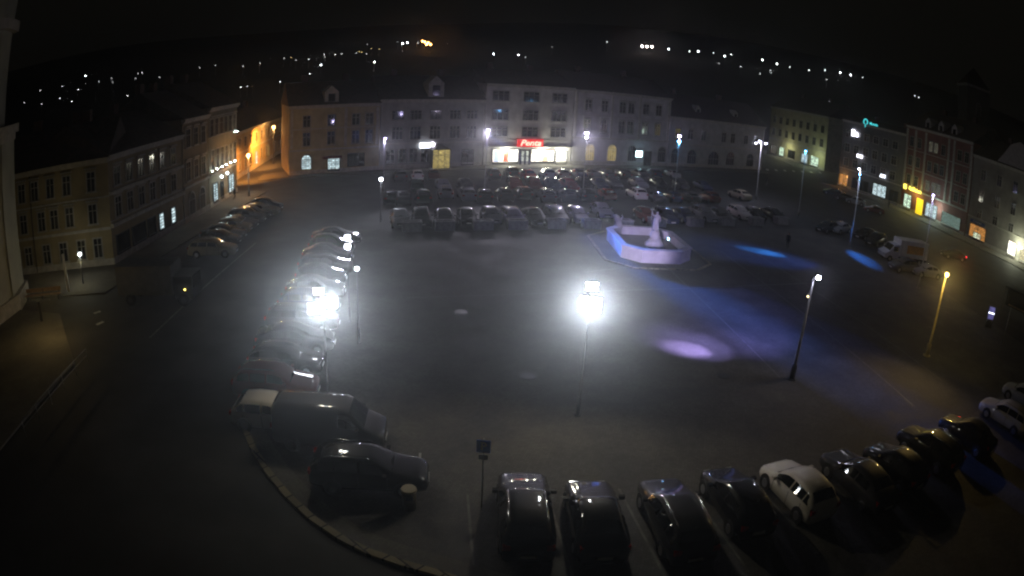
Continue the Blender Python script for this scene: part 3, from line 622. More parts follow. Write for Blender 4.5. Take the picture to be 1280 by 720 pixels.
# ------------------------------------------------------------------ hillside lights
hills = [(107, 95), (140, 98), (141, 103), (124, 102), (50, 113), (78, 108), (70, 124), (75, 123), (80, 122), (52, 130), (90, 127), (173, 92), (178, 91), (170, 98), (200, 97), (217, 99), (234, 97), (250, 85), (270, 82),
         (304, 83), (325, 79), (301, 109), (309, 108), (316, 107), (258, 116), (350, 102), (355, 73), (364, 72), (370, 75), (386, 74), (387, 92), (401, 81), (405, 68), (406, 71), (419, 68), (427, 67), (445, 66), (449, 64), (452, 65), (458, 67), (464, 60), (474, 61), (459, 55), (467, 78), (468, 77), (497, 52), (503, 54), (509, 53), (522, 53), (559, 54), (617, 67), (648, 68), (657, 71), (690, 58), (759, 52),
         (836, 61), (862, 64), (873, 64), (892, 66), (906, 70), (914, 68), (899, 79), (926, 83), (953, 75), (950, 92), (971, 80), (987, 84), (964, 91), (1011, 88), (1031, 88), (1033, 100), (1050, 91), (1063, 94), (1078, 97), (1143, 120), (1148, 122), (963, 88), (160, 120), (120, 115), (98, 112), (30, 128)]
warmset = {(449, 64), (452, 65), (464, 60), (474, 61), (364, 72), (467, 78)}
def hill_pt(px, py):
    d = ray(px, py); r = 235.0
    while r < 2200:
        t = r/math.hypot(d.x, d.y); p = Vector((0, 0, CH))+d*t
        if p.z < hill(p.x, p.y)+5.2: return p
        r += 4
    return None
def far_lamp(c, s, rad):
    root = MB().tube([(0, 0, -5.5), (0, 0, -.3)], .12, 5)
    return root
PROT = {}
HR = [(62, 'at the far left beside the church'), (100, 'above the left corner house'), (185, 'above the left terrace houses'), (290, 'above the uplit terrace house'), (345, 'above the orange side street'), (415, 'above the leftmost far house'), (470, 'above the join of ochre and grey houses'), (600, 'above the grey rendered house'), (712, 'above the shop with the red sign'), (800, 'above the house with yellow arched windows'), (880, 'left above the low house with dark arches'), (940, 'right above the low house with dark arches'), (1000, 'above the side street on the right'), (1045, 'above the long ochre side street house'), (1120, 'above the cyan roof sign'), (1400, 'above the dark red house')]
def add_far(px, py, c, glow, rad, label, group):
    p = hill_pt(px, py)
    if p is None:
        d = ray(px, py); t = 1500/math.hypot(d.x, d.y); p = Vector((0, 0, CH))+d*t
    glow = round(glow*math.exp(HAZE_D*p.length)/5)*5; rad = round(rad/.15)*.15
    k = (c, glow, rad)
    if k not in PROT: 
        mb = MB(); mb.sphere((0, 0, 0), rad, 8, 6)
        mb2 = MB().tube([(0, 0, -5.3), (0, 0, rad*.8)], .10, 5)
        PROT[k] = (mb.mesh('lamp_globe', lens_mat(c, glow)), mb2.mesh('pole', darksteel))
    r = empty('distant_street_lamp', p, 0, label, 'street lamp', group)
    place(PROT[k][0], 'lamp_globe', r); place(PROT[k][1], 'pole', r)
for i, (px, py) in enumerate(hills):
    big = (px, py) in {(107, 95), (468, 77), (836, 61), (873, 64), (906, 70), (953, 75), (971, 80), (1050, 91), (1063, 94), (258, 116), (617, 67), (648, 68), (503, 54), (509, 53), (401, 81), (405, 71)}
    rr = math.hypot(*(hill_pt(px, py) or Vector((1500, 0, 0)))[:2]); rad = rr*(.0009 if big else .0006)
    rad = round(rad, 1) or .1
    where = [w_ for x_, w_ in HR if px < x_][0]
    if (px, py) in warmset: add_far(px, py, (1, .75, .3) , 3, rad, 'dim yellowish street lamp on the dark hillside ' + where, 'yellowish hillside lamps ' + where)
    elif big: add_far(px, py, (.9, .93, 1), 14, rad, 'bright white street lamp on the dark hillside ' + where, 'bright hillside lamps ' + where)
    else: add_far(px, py, (.9, .93, .95), random.choice((2, 4, 7)), rad, 'faint white street lamp on the dark hillside ' + where, 'faint hillside lamps ' + where)
for px, py in ((528, 51), (531, 52), (535, 53), (538, 55), (533, 55)): add_far(px, py, (1, .45, .12), 10, .8, 'orange lamp in the cluster on the hill above the grey house', 'orange lamps in the hilltop cluster')
for px, py in ((803, 57.5), (809, 57.8), (815, 58)): add_far(px, py, (1, .8, .75), 14, .8, 'one of three pinkish white lamps in a short line on the hilltop', 'three pinkish white lamps on the hilltop')

# ------------------------------------------------------------------ cars
def ring(st):
    y, zb, zbelt, zt, w_, wt = st
    m = (zb+zbelt)/2
    return [(0, zb), (w_*.82, zb), (w_*.97, zb+.10), (w_, m), (w_*.985, zbelt), (wt+(w_*.985-wt)*.12, zbelt+(zt-zbelt)*.88), (wt*.90, zt), (wt*.5, zt+.018), (0, zt+.025)]
TYPES = {
 'hatchback': dict(L=4.1, st=[(2.05, .30, .52, .60, .58, .50), (1.98, .22, .60, .70, .76, .62), (1.75, .18, .70, .79, .85, .70), (1.0, .18, .88, .95, .885, .72), (.30, .18, .93, 1.36, .89, .60), (.0, .18, .94, 1.45, .89, .60), (-.7, .18, .95, 1.48, .89, .60), (-1.35, .18, .97, 1.41, .88, .585), (-1.85, .22, .95, 1.05, .84, .66), (-2.0, .26, .70, .90, .80, .66), (-2.05, .32, .55, .70, .72, .6)], cab=(3, 4, 5, 6, 7, 8), wy=1.28),
 'sedan': dict(L=4.6, st=[(2.3, .30, .52, .60, .60, .50), (2.2, .22, .60, .70, .78, .64), (1.95, .18, .70, .80, .86, .70), (1.0, .18, .88, .96, .90, .74), (.25, .18, .92, 1.34, .905, .61), (-.05, .18, .93, 1.42, .905, .60), (-.6, .18, .94, 1.43, .905, .60), (-1.1, .18, .95, 1.34, .90, .60), (-1.72, .2, .95, 1.04, .88, .70), (-2.15, .24, .88, 1.0, .84, .70), (-2.3, .30, .60, .76, .76, .62)], cab=(3, 4, 5, 6, 7, 8), wy=1.38),
 'estate': dict(L=4.65, st=[(2.32, .30, .54, .62, .60, .50), (2.22, .22, .62, .74, .80, .66), (1.95, .2, .74, .84, .88, .72), (1.05, .2, .92, 1.0, .91, .75), (.35, .2, .97, 1.42, .92, .63), (.05, .2, .98, 1.50, .92, .63), (-.9, .2, 1.0, 1.53, .92, .63), (-1.75, .2, 1.02, 1.47, .91, .62), (-2.15, .24, 1.0, 1.12, .87, .70), (-2.28, .28, .72, .95, .83, .68), (-2.32, .34, .56, .72, .75, .62)], cab=(3, 4, 5, 6, 7, 8), wy=1.38),
 'van': dict(L=5.0, st=[(2.5, .34, .60, .72, .72, .62), (2.42, .26, .78, .9, .90, .78), (2.1, .24, .96, 1.06, .94, .80), (1.75, .24, 1.10, 1.18, .95, .82), (1.0, .24, 1.15, 1.86, .96, .76), (.7, .24, 1.15, 1.95, .96, .78), (-.6, .24, 1.16, 1.97, .96, .78), (-2.2, .24, 1.16, 1.96, .96, .78), (-2.44, .28, 1.12, 1.85, .95, .76), (-2.49, .3, .8, 1.2, .92, .8), (-2.5, .34, .6, .8, .86, .76)], cab=(3, 4, 5, 6, 7, 8), wy=1.6),
}
def lerp(a, b, t): return a+(b-a)*t
def side_pt(T, y, u):
    st = T['st']
    for i in range(len(st)-1):
        if st[i][0] >= y >= st[i+1][0]:
            t = (st[i][0]-y)/(st[i][0]-st[i+1][0]); a, b2 = ring(st[i]), ring(st[i+1])
            p4 = (lerp(a[4][0], b2[4][0], t), lerp(a[4][1], b2[4][1], t)); p5 = (lerp(a[5][0], b2[5][0], t), lerp(a[5][1], b2[5][1], t))
            return (lerp(p4[0], p5[0], u)+.012, y, lerp(p4[1], p5[1], u)+.006)
def end_patch(T, i, j, v0, v1, off, hw=.93):
    a, b2 = ring(T['st'][i]), ring(T['st'][j]); ya, yb = T['st'][i][0], T['st'][j][0]; n = []
    def P(k, v): return (lerp(a[k][0], b2[k][0], v)*hw, lerp(ya, yb, v), lerp(a[k][1], b2[k][1], v)+off)
    L = [P(5, v0), P(6, v0), P(8, v0)]; H = [P(5, v1), P(6, v1), P(8, v1)]
    m = MB(); seqL = [(-p[0], p[1], p[2]) for p in L[:2]] + [L[2]] + [L[1], L[0]]; seqH = [(-p[0], p[1], p[2]) for p in H[:2]] + [H[2]] + [H[1], H[0]]
    for q in range(4): m.face([seqL[q], seqL[q+1], seqH[q+1], seqH[q]], True)
    return m
CAR = {}
def car_proto(kind, lod):
    k = (kind, lod)
    if k in CAR: return CAR[k]
    T = TYPES[kind]; st = T['st']; parts = []
    b = MB(); rings = [ring(s) for s in st]; n = 9
    for s, r in zip(st, rings):
        for (x, z) in r: b.v.append((x, s[0], z))
        for (x, z) in reversed(r[1:-1]): b.v.append((-x, s[0], z))
    N = 16
    for i in range(len(st)-1):
        for q in range(N):
            q2 = (q+1) % N; b.f.append((i*N+q, i*N+q2, (i+1)*N+q2, (i+1)*N+q)); b.sm.append(True); b.mi.append(0)
    b.f.append(tuple(range(N))[::-1]); b.f.append(tuple((len(st)-1)*N+q for q in range(N))); b.sm += [True]*2; b.mi += [0]*2
    wx0 = st[5][4]; b.cur = 1
    if lod < 2:
        for s in (-1, 1):
            for yy in (T['wy'], -T['wy']): b.tube([(s*(wx0-.1), yy, .33), (s*(wx0+.004), yy, .33)], [.385, .385], 20)
            if kind != 'van':
                for yy in (.78, -.34, -1.26): b.box(s*wx0-.004, s*wx0+.003, yy-.008, yy+.008, .28, .9)
    parts.append(('body', b.mesh('body', car_paint, black), []))
    c = T['cab']; ym, yr = st[c[1]][0], st[c[-2]][0]
    parts.append(('windscreen', end_patch(T, c[0], c[2] if kind != 'van' else c[1], .06 if kind != 'van' else .08, .80 if kind != 'van' else .92, .016).mesh('windscreen', car_glass), []))
    if kind != 'van':
        parts.append(('rear_window', end_patch(T, c[-2], c[-1], .10, .86, .014).mesh('rear_window', car_glass), []))
    spans = {'hatchback': [(.72, -.30), (-.38, -1.22), (-1.28, -1.62)], 'sedan': [(.72, -.32), (-.40, -1.25)], 'estate': [(.78, -.28), (-.36, -1.2), (-1.27, -1.95)], 'van': [(1.45, .55)]}[kind]
    for s in (-1, 1):
        for (y0, y1) in spans:
            m = MB(); K = 6
            for q in range(K):
                ya, yb = lerp(y0, y1, q/K), lerp(y0, y1, (q+1)/K)
                P = [side_pt(T, ya, .10), side_pt(T, yb, .10), side_pt(T, yb, .86), side_pt(T, ya, .86)]
                m.face([(s*p[0], p[1], p[2]) for p in P], True)
            parts.append(('side_window', m.mesh('side_window', car_glass), []))
    wx = st[5][4]
    for s in (-1, 1):
        for yy in (T['wy'], -T['wy']):
            w2 = MB().tube([(s*(wx-.20), yy, .32), (s*(wx-.02), yy, .32), (s*(wx+.012), yy, .32)], [.325, .325, .29], 18)
            rim = MB(); rim.tube([(s*(wx+.0), yy, .32), (s*(wx+.02), yy, .32)], [.21, .19], 12)
            sub = [('rim', rim.mesh('rim', rim_m))] if lod < 2 else []
            parts.append(('wheel', w2.mesh('wheel', tyre_m), sub))
    f, rr = st[1], st[-2]; zf = {'van': .82}.get(kind, .66); zr = {'van': 1.1, 'estate': .92}.get(kind, .84)
    for s in (-1, 1):
        h = MB().box(s*f[4]*.62-.17, s*f[4]*.62+.17, f[0]-.16, f[0]+.015, zf-.08, zf+.05); parts.append(('headlight', h.mesh('headlight', hl_m), []))
        h = MB().box(s*rr[4]*.84-.13, s*rr[4]*.84+.13, rr[0]-.03, rr[0]+.14, zr-.1, zr+.08); parts.append(('taillight', h.mesh('taillight', tl_m), []))
        if lod < 2:
            h = MB().box(s*(wx+.10)-.10, s*(wx+.10)+.10, st[3][0]-.42, st[3][0]-.27, st[3][2]+.03, st[3][2]+.17); parts.append(('mirror', h.mesh('mirror', car_paint), []))
    if lod < 2:
        h = MB().box(-.26, .26, -st[0][0]-.02, -st[0][0]+.02, .48, .59); parts.append(('number_plate', h.mesh('number_plate', plate_m), []))
        h = MB().box(-.26, .26, st[0][0]-.02, st[0][0]+.015, .36, .47); parts.append(('number_plate', h.mesh('number_plate', plate_m), []))
        g_ = MB().box(-.42, .42, st[0][0]-.10, st[0][0]+.006, .49, .60); parts.append(('grille', g_.mesh('grille', black), []))
        if kind == 'estate':
            for s in (-1, 1):
                h = MB().tube([(s*.60, .15, 1.50), (s*.61, .05, 1.57), (s*.61, -1.5, 1.57), (s*.60, -1.65, 1.50)], .02, 6); parts.append(('roof_rail', h.mesh('roof_rail', chrome), []))
        h = MB().tube([(0, st[7][0]+.1, st[7][3]-.01), (0, st[7][0]-.12, st[7][3]+.22)], [.012, .006], 5); parts.append(('antenna', h.mesh('antenna', black), []))
    CAR[k] = parts; return parts
PAINT = {'white': (.75, .72, .66), 'silver': (.28, .29, .30), 'grey': (.08, .08, .085), 'dark grey': (.03, .03, .033), 'black': (.005, .005, .006), 'dark blue': (.012, .02, .07), 'blue': (.05, .10, .32), 'red': (.28, .015, .012), 'dark red': (.11, .01, .01), 'pale lilac': (.45, .42, .6), 'dark green': (.015, .04, .02), 'beige': (.40, .36, .26)}
ncars = 0
def car(kind, paint, pos, heading, label, group, lod=2):
    """heading in degrees: where the nose points, 90 = away from the camera"""
    global ncars; ncars += 1
    nm = {'hatchback': 'parked_car', 'sedan': 'parked_car', 'estate': 'parked_car', 'van': 'parked_van'}[kind]
    r = empty(nm, (pos[0]+random.uniform(-.15, .15), pos[1]+random.uniform(-.25, .25), .016), R(heading-90), label, 'van' if kind == 'van' else 'car', group)
    r.scale = (random.uniform(.96, 1.04), random.uniform(.92, 1.04), random.uniform(.95, 1.07))
    for name, me, sub in car_proto(kind, lod):
        o = place(me, name, r); o.color = (*PAINT[paint], 1)
        for sn, sm in sub: place(sm, sn, o)
    return r
ORD = 'first second third fourth fifth sixth seventh eighth ninth tenth eleventh twelfth thirteenth fourteenth fifteenth sixteenth seventeenth eighteenth nineteenth twentieth'.split()
def row(lst, py_z, heading, where, group, lod=2):
    for i, (px, py, kind, paint) in enumerate(lst):
        p = at(px, py, py_z)
        hd = heading(i) if callable(heading) else heading
        car(kind, paint, p, hd + random.uniform(-4, 4), '%s %s, %s from the left in the %s' % (paint, kind, ORD[i], where), group, lod)
H, SD, E_, V_ = 'hatchback', 'sedan', 'estate', 'van'
row([(500, 273, H, 'silver'), (528, 271, E_, 'dark grey'), (556, 272, H, 'grey'), (584, 270, SD, 'black'), (613, 270, H, 'silver'), (643, 271, E_, 'pale lilac'), (668, 271, SD, 'black'), (695, 270, E_, 'grey'), (722, 269, H, 'pale lilac'), (752, 262, SD, 'pale lilac'), (806, 268, H, 'dark red'), (832, 269, E_, 'dark blue'), (856, 269, SD, 'dark blue'), (881, 268, E_, 'silver'), (902, 268, H, 'grey'), (924, 265, E_, 'white'), (945, 267, H, 'black'), (968, 267, SD, 'black')],
    .7, lambda i: -76, 'row right behind the planters', 'cars in the row behind the planters', 1)
row([(487, 246, H, 'dark grey'), (503, 247, SD, 'grey'), (528, 246, E_, 'dark green'), (556, 240, H, 'silver'), (583, 243, E_, 'silver'), (606, 244, H, 'black'), (628, 243, SD, 'dark grey'), (652, 241, E_, 'dark grey'), (682, 244, E_, 'silver'), (707, 243, SD, 'grey'), (731, 243, H, 'black'), (757, 242, H, 'red'), (794, 241, E_, 'white'), (817, 244, SD, 'grey'), (840, 245, H, 'dark blue'), (863, 246, SD, 'dark grey'), (888, 246, H, 'dark red'), (925, 243, SD, 'beige')],
    .7, 104, 'second row of the far car park', 'cars in the second row of the car park')
row([(522, 232, SD, 'dark green'), (555, 231, H, 'silver'), (582, 231, H, 'dark grey'), (645, 231, E_, 'dark red'), (668, 230, E_, 'dark red'), (690, 231, H, 'grey'), (710, 230, SD, 'red'), (731, 229, H, 'dark grey'), (749, 229, SD, 'dark blue'), (768, 229, H, 'grey'), (799, 228, SD, 'silver'), (824, 229, E_, 'black'), (851, 230, H, 'dark grey'), (878, 231, SD, 'dark blue')],
    .7, -76, 'third row of the far car park', 'cars in the third row of the car park')
row([(499, 219, H, 'grey'), (521, 219, H, 'white'), (541, 217, SD, 'dark red'), (617, 218, H, 'black'), (638, 216, E_, 'dark grey'), (659, 218, H, 'red'), (684, 218, E_, 'silver'), (704, 217, H, 'beige'), (722, 217, SD, 'dark blue'), (740, 217, SD, 'grey'), (758, 217, E_, 'dark grey'), (778, 217, H, 'black'), (799, 216, SD, 'grey'), (819, 216, H, 'dark blue'), (840, 216, SD, 'silver')],
    .7, 104, 'farthest row below the facades', 'cars in the farthest row of the car park')
# row of cars on the left edge of the square
lft = [(0, E_, 'dark red'), (1, H, 'black'), (2, SD, 'black'), (3, E_, 'black'), (4, H, 'dark blue'), (5, SD, 'black'), (6, H, 'black'), (7, E_, 'dark grey'), (8, SD, 'black'), (9, H, 'dark green'), (10, SD, 'black')]
for i, kind, paint in lft:
    y = 25.4+i*2.75; car(kind, paint, (-11.0-.17*(y-25), y), 8+random.uniform(-2, 2), '%s %s, %s behind the white hatchback in the left car row' % (paint, kind, ORD[i]), 'cars along the left edge of the square', 1)
car(H, 'white', at(341, 512, .6), 5, 'white hatchback half hidden behind the grey van', 'cars at the rounded corner', 0)
p = at(412, 530, .8); car(V_, 'dark grey', p, 5, 'dark grey panel van parked between the white hatchback and the dark estate', 'cars at the rounded corner', 0)
p = at(459, 590, .6); car(E_, 'black', p, 6, 'black estate car nearest the rounded kerb corner', 'cars at the rounded corner', 0)
# parked along the left street
row([(268, 309, E_, 'beige'), (274, 298, H, 'dark grey'), (281, 290, SD, 'dark grey'), (290, 283, H, 'beige'), (298, 277, SD, 'grey'), (307, 271, E_, 'grey'), (316, 266, H, 'black'), (325, 261, SD, 'beige'), (332, 256, H, 'dark grey')],
    .7, lambda i: 8, 'slanting row on the left street', 'cars along the left street', 1)
# near row at the bottom
near = [(661, 640, E_, 'black', 93), (750, 645, SD, 'black', 94), (846, 640, E_, 'dark grey', 97), (928, 622, H, 'black', 99), (1000, 602, H, 'white', 105), (1080, 596, SD, 'dark grey', 104), (1122, 577, H, 'black', 107), (1163, 556, E_, 'black', 109), (1214, 539, SD, 'black', 111), (1258, 515, E_, 'beige', 112), (1279, 490, H, 'silver', 114)]
for i, (px, py, kind, paint, hd) in enumerate(near):
    car(kind, paint, at(px, py, .8), hd, '%s %s, %s from the left in the nearest row along the bottom' % (paint, kind, ORD[i]), 'cars in the nearest row', 0)
# right side of the square
row([(1033, 284, H, 'dark grey'), (1050, 285, SD, 'silver'), (1080, 293, H, 'black'), (1095, 301, E_, 'dark grey')], .6, -150, 'group left of the white truck', 'cars on the right side of the square', 1)
row([(1130, 333, H, 'grey'), (1160, 340, SD, 'silver')], .6, 176, 'pair in front of the white truck', 'cars beside the white truck', 1)
row([(1040, 240, H, 'dark grey'), (1055, 247, SD, 'black'), (1070, 252, H, 'silver'), (1092, 262, SD, 'dark red')], .6, 150, 'kerbside line below the office block', 'cars at the kerb below the office block', 1)
mv = car(SD, 'black', at(1190, 318, .6), 165, 'black car with red tail lights glowing, driving away behind the truck', None, 1)
mv.name = 'moving_car'
for ch in mv.children:
    if ch.name.startswith('taillight'):
        ch.data = ch.data.copy(); ch.data.materials.clear(); ch.data.materials.append(emis('tail_lamp_on', (1, .03, .04), 9))
light('tail_light', 'POINT', at(1199, 322, .8) + Vector((1.6, -.3, 0)), 16, (1, .04, .03), .1)
# white box truck
tp = at(1128, 322, .5)
tr = empty('box_truck', (tp.x, tp.y, .016), R(176-90), 'white box truck with orange emblem on its side and sloping cab', 'truck')
wh = PAINT['white']
whm = mat('truck_white', (.60, .60, .62), .45, noise=.12, nscale=2)
MB().box(-1.05, 1.05, -3.4, 1.3, .75, 2.75).build('cargo_box', whm, tr)
emb = mat('orange_emblem', (.6, .26, .05), .5, noise=.3, nscale=4)
for s in (-1, 1): MB().box(s*1.056-.004, s*1.056+.004, -2.6, .2, 1.25, 2.25).build('emblem', emb, tr)
c = MB(); prof = [(1.35, .45), (3.5, .45), (3.55, .95), (2.85, 1.25), (2.2, 2.0), (1.35, 2.1)]
pl = [(-1.0, *p) for p in prof]; pr_ = [(1.0, *p) for p in prof]
c.face(pl[::-1]).face(pr_)
for i in range(6): j = (i+1) % 6; c.face([pl[i], pl[j], pr_[j], pr_[i]])
c.build('cab', whm, tr)
MB().face([(-.9, 2.80, 1.33), (.9, 2.80, 1.33), (.85, 2.26, 1.98), (-.85, 2.26, 1.98)]).build('windscreen', car_glass, tr).location.y = .02
for s in (-1, 1): MB().box(s*1.004-.004, s*1.004+.004, 1.55, 2.3, 1.3, 1.85).build('side_window', car_glass, tr)
MB().box(-.9, .9, -3.4, 3.2, .45, .74).build('chassis', black, tr)
for s in (-1, 1):
    for yy in (2.7, -2.2):
        o = MB().tube([(s*.75, yy, .38), (s*1.03, yy, .38)], .38, 16).build('wheel', tyre_m, tr); MB().tube([(s*1.03, yy, .38), (s*1.045, yy, .38)], .2, 10).build('rim', rim_m, o)
    MB().box(s*.75-.16, s*.75+.16, 3.5, 3.57, .75, .92).build('headlight', hl_m, tr)
# big dark vehicle on the left street
a, b2 = at(150, 383), at(232, 385); m_ = (a+b2)/2
tk = empty('dark_truck', (m_.x-.2, m_.y+1.3, .016), R(-80-0+0), 'large dark box lorry parked before the corner house, one tiny yellow side lamp', 'truck')
MB().box(-1.15, 1.15, -3.0, 1.9, .8, 2.9).build('cargo_box', mat('truck_dark', (.06, .062, .058), .6, noise=.3, nscale=2), tk)
MB().box(-1.05, 1.05, 2.0, 3.5, .5, 2.1).build('cab', mat('cab_dark', (.02, .02, .022), .4), tk)
MB().box(-.95, .95, 3.5, 3.52, 1.25, 2.0).build('windscreen', car_glass, tk)
for s in (-1, 1):
    for yy in (2.7, -1.9):
        o = MB().tube([(s*.85, yy, .42), (s*1.16, yy, .42)], .42, 16).build('wheel', tyre_m, tk); MB().tube([(s*1.16, yy, .42), (s*1.175, yy, .42)], .22, 10).build('rim', darksteel, o)
MB().sphere((1.12, 2.9, 1.2), .06).build('side_lamp', lens_mat((1, .75, .15), 8), tk)

# ------------------------------------------------------------------ concrete planters in front of the car park
pcs = [(515, 288.5), (556, 288), (604, 287.5), (646, 287), (694, 286), (738, 285.5), (779, 285), (821, 283), (869, 282.5), (908, 281.5), (945, 281), (976, 280)]
pb = MB(); 
for (x0, x1, y0, y1) in ((-.95, .95, -.5, -.38), (-.95, .95, .38, .5), (-.95, -.83, -.38, .38), (.83, .95, -.38, .38)): pb.box(x0, x1, y0, y1, 0, .95)
pb.box(-1.0, 1.0, -.55, -.5, .8, .95).box(-1.0, 1.0, .5, .55, .8, .95)
pme = pb.mesh('planter_box', concrete); sme = MB().box(-.82, .82, -.37, .37, .02, .82).mesh('soil', mat('soil', (.03, .022, .015), .95, noise=.4, nscale=8))
for i, (px, py) in enumerate(pcs):
    r = empty('concrete_planter', (at(px, py).x, at(px, py).y, .016), R(14), 'grey concrete planter, %s from the left in front of the car park' % ORD[i], 'planter', 'concrete planters before the car park')
    place(pme, 'planter_box', r); place(sme, 'soil', r)

# ------------------------------------------------------------------ fountain
fc = Vector((12.3, 56.4, 0)); fr = R(5)
fo = empty('fountain_basin', (fc.x, fc.y, .01), fr, 'long octagonal stone fountain basin lit violet and blue', 'fountain')
def octa(w2, l2, c):
    return [(-w2+c, -l2), (w2-c, -l2), (w2, -l2+c), (w2, l2-c), (w2-c, l2), (-w2+c, l2), (-w2, l2-c), (-w2, -l2+c)]
FW, FL = 3.3, 4.5
outer, inner = octa(FW, FL, 1.5), octa(FW-.4, FL-.4, 1.35)
b = MB()
for i in range(8):
    j = (i+1) % 8; o0, o1, i0, i1 = outer[i], outer[j], inner[i], inner[j]
    b.face([(*o0, 0), (*o1, 0), (*o1, 1.0), (*o0, 1.0)]).face([(*i1, 0), (*i0, 0), (*i0, 1.0), (*i1, 1.0)])
b.build('basin_wall', stone_w, fo)
b = MB(); o2, i2 = octa(FW+.10, FL+.10, 1.54), octa(FW-.5, FL-.5, 1.3)
for i in range(8):
    j = (i+1) % 8
    b.face([(*o2[i], 1.16), (*o2[j], 1.16), (*i2[j], 1.16), (*i2[i], 1.16)]).face([(*o2[i], 1.002), (*o2[j], 1.002), (*o2[j], 1.16), (*o2[i], 1.16)]).face([(*i2[j], 1.002), (*i2[i], 1.002), (*i2[i], 1.16), (*i2[j], 1.16)]).face([(*i2[i], 1.002), (*i2[j], 1.002), (*o2[j], 1.002), (*o2[i], 1.002)])
b.build('coping', stone_w, fo)
MB().prism(inner, .02, .35).build('basin_floor', mat('wet_basin_floor', (.07, .065, .06), .35, noise=.4, nscale=2), fo)
ap = octa(FW+1.5, FL+1.5, 2.0); T = Matrix.Translation((fc.x, fc.y, 0)) @ Matrix.Rotation(fr, 4, 'Z')
b = MB(); ap2 = octa(FW+1.75, FL+1.75, 2.1)
for i in range(8):
    j = (i+1) % 8; b.face([tuple(T @ Vector((*q, .07))) for q in (ap[i], ap2[i], ap2[j], ap[j])]).face([tuple(T @ Vector((*q, z))) for q, z in ((ap2[i], 0), (ap2[j], 0), (ap2[j], .07), (ap2[i], .07))])
tag(b.build('fountain_step', kerb_m), kind='structure')
# statue (bearded water god on a rock, one arm raised with a staff)
def figure(name, verts, edges, radii, m, parent=None, sub=2):
    me = bpy.data.meshes.new(name); me.from_pydata(verts, edges, []); o = place(me, name, parent)
    sk = o.modifiers.new('skin', 'SKIN'); sk.use_smooth_shade = True
    for i, r_ in enumerate(radii): me.skin_vertices[0].data[i].radius = (r_, r_*.9)
    me.skin_vertices[0].data[0].use_root = True
    s = o.modifiers.new('sub', 'SUBSURF'); s.levels = s.render_levels = sub
    me.materials.append(m)
    dg = bpy.context.evaluated_depsgraph_get(); me2 = bpy.data.meshes.new_from_object(o.evaluated_get(dg)); o.modifiers.clear(); o.data = me2
    for p in me2.polygons: p.use_smooth = True
    return o
fs = Matrix.Translation((12.7, 57.0, .36))
st_ = empty('fountain_statue', (12.9, 56.2, .37), R(20), 'stone statue of a robed figure on a rock with one arm raised', 'statue')
rk = MB()
for i in range(9):
    z0, z1 = i*.17, (i+1)*.17
rr_ = [.95, .88, .74, .68, .56, .50, .42, .36]
pts = [(.06*math.sin(i*2.1), .06*math.cos(i*1.7), i*.21) for i in range(8)]
rk.tube(pts, rr_, 11)
rk.v = [(x*(1+.14*math.sin(7*x+3*z)+.1*math.sin(11*y)), y*(1+.14*math.sin(6*y+5*z)), z) for x, y, z in rk.v]
rk.build('rock', stone_w, st_)
V = [(0, 0, 2.35), (.02, 0, 2.62), (.0, .02, 2.92), (.0, .02, 3.08), (.0, .0, 3.24), (-.24, 0, 2.94), (-.50, -.05, 3.02), (-.66, -.12, 3.32), (.25, 0, 2.92), (.36, -.05, 2.62), (.28, -.2, 2.42), (-.12, -.02, 2.2), (-.15, -.12, 1.82), (-.16, -.05, 1.45), (-.17, -.2, 1.42), (.13, .02, 2.2), (.17, .0, 1.8), (.18, .05, 1.45), (.2, -.12, 1.42), (-.70, -.13, 3.44), (0, -.03, 3.36)]
Ed = [(0, 1), (1, 2), (2, 3), (3, 4), (4, 20), (2, 5), (5, 6), (6, 7), (7, 19), (2, 8), (8, 9), (9, 10), (0, 11), (11, 12), (12, 13), (13, 14), (0, 15), (15, 16), (16, 17), (17, 18)]
Rd = [.20, .17, .20, .08, .13, .10, .075, .055, .10, .075, .06, .13, .09, .06, .05, .13, .10, .06, .05, .05, .09]
figure('figure', V, Ed, Rd, stone_w, st_)
MB().tube([(-.72, -.15, 2.6), (-.70, -.14, 3.55)], .03, 6).tube([(-.86, -.15, 3.55), (-.86, -.15, 3.7)], .02, 5).tube([(-.54, -.14, 3.55), (-.54, -.14, 3.7)], .02, 5).tube([(-.86, -.15, 3.55), (-.54, -.14, 3.55)], .025, 5).tube([(-.7, -.14, 3.55), (-.7, -.14, 3.75)], .02, 5).build('staff', stone_w, st_)
cp = MB(); 
for i in range(7):
    a0 = R(200+i*22)
cp.tube([(.02, .10, 2.95), (.05, .22, 2.4), (.10, .26, 1.9), (.12, .28, 1.5)], [.16, .24, .30, .34], 9); cp.build('cloak', stone_w, st_)
o = MB().box(.55, .8, -1.25, -1.0, .95, 1.15).build('spotlight', darksteel, st_); MB().sphere((.68, -1.18, 1.06), .13).build('lens', lens_mat((.4, .75, 1), 12), o)
# smaller carved dolphin stone on the far left corner of the rim
dl = empty('carved_stone', T @ Vector((-1.9, 4.2, 1.16)), fr, 'pale carved stone figure on the far left corner of the basin rim', 'sculpture')
dl.scale = (.75, .75, .75)
q = MB().tube([(0, 0, 0), (.0, 0, .35), (-.1, 0, .7), (-.3, 0, 1.05), (-.55, 0, 1.3), (-.8, 0, 1.35)], [.55, .42, .40, .38, .28, .10], 10); q.build('dolphin_body', stone_w, dl)
MB().tube([(.25, .1, .8), (.5, .15, 1.2), (.35, .1, 1.5)], [.12, .09, .04], 6).build('tail', stone_w, dl)
MB().tube([(.0, 0, 0), (.0, 0, .02)], .6, 12).build('foot', stone_w, dl)
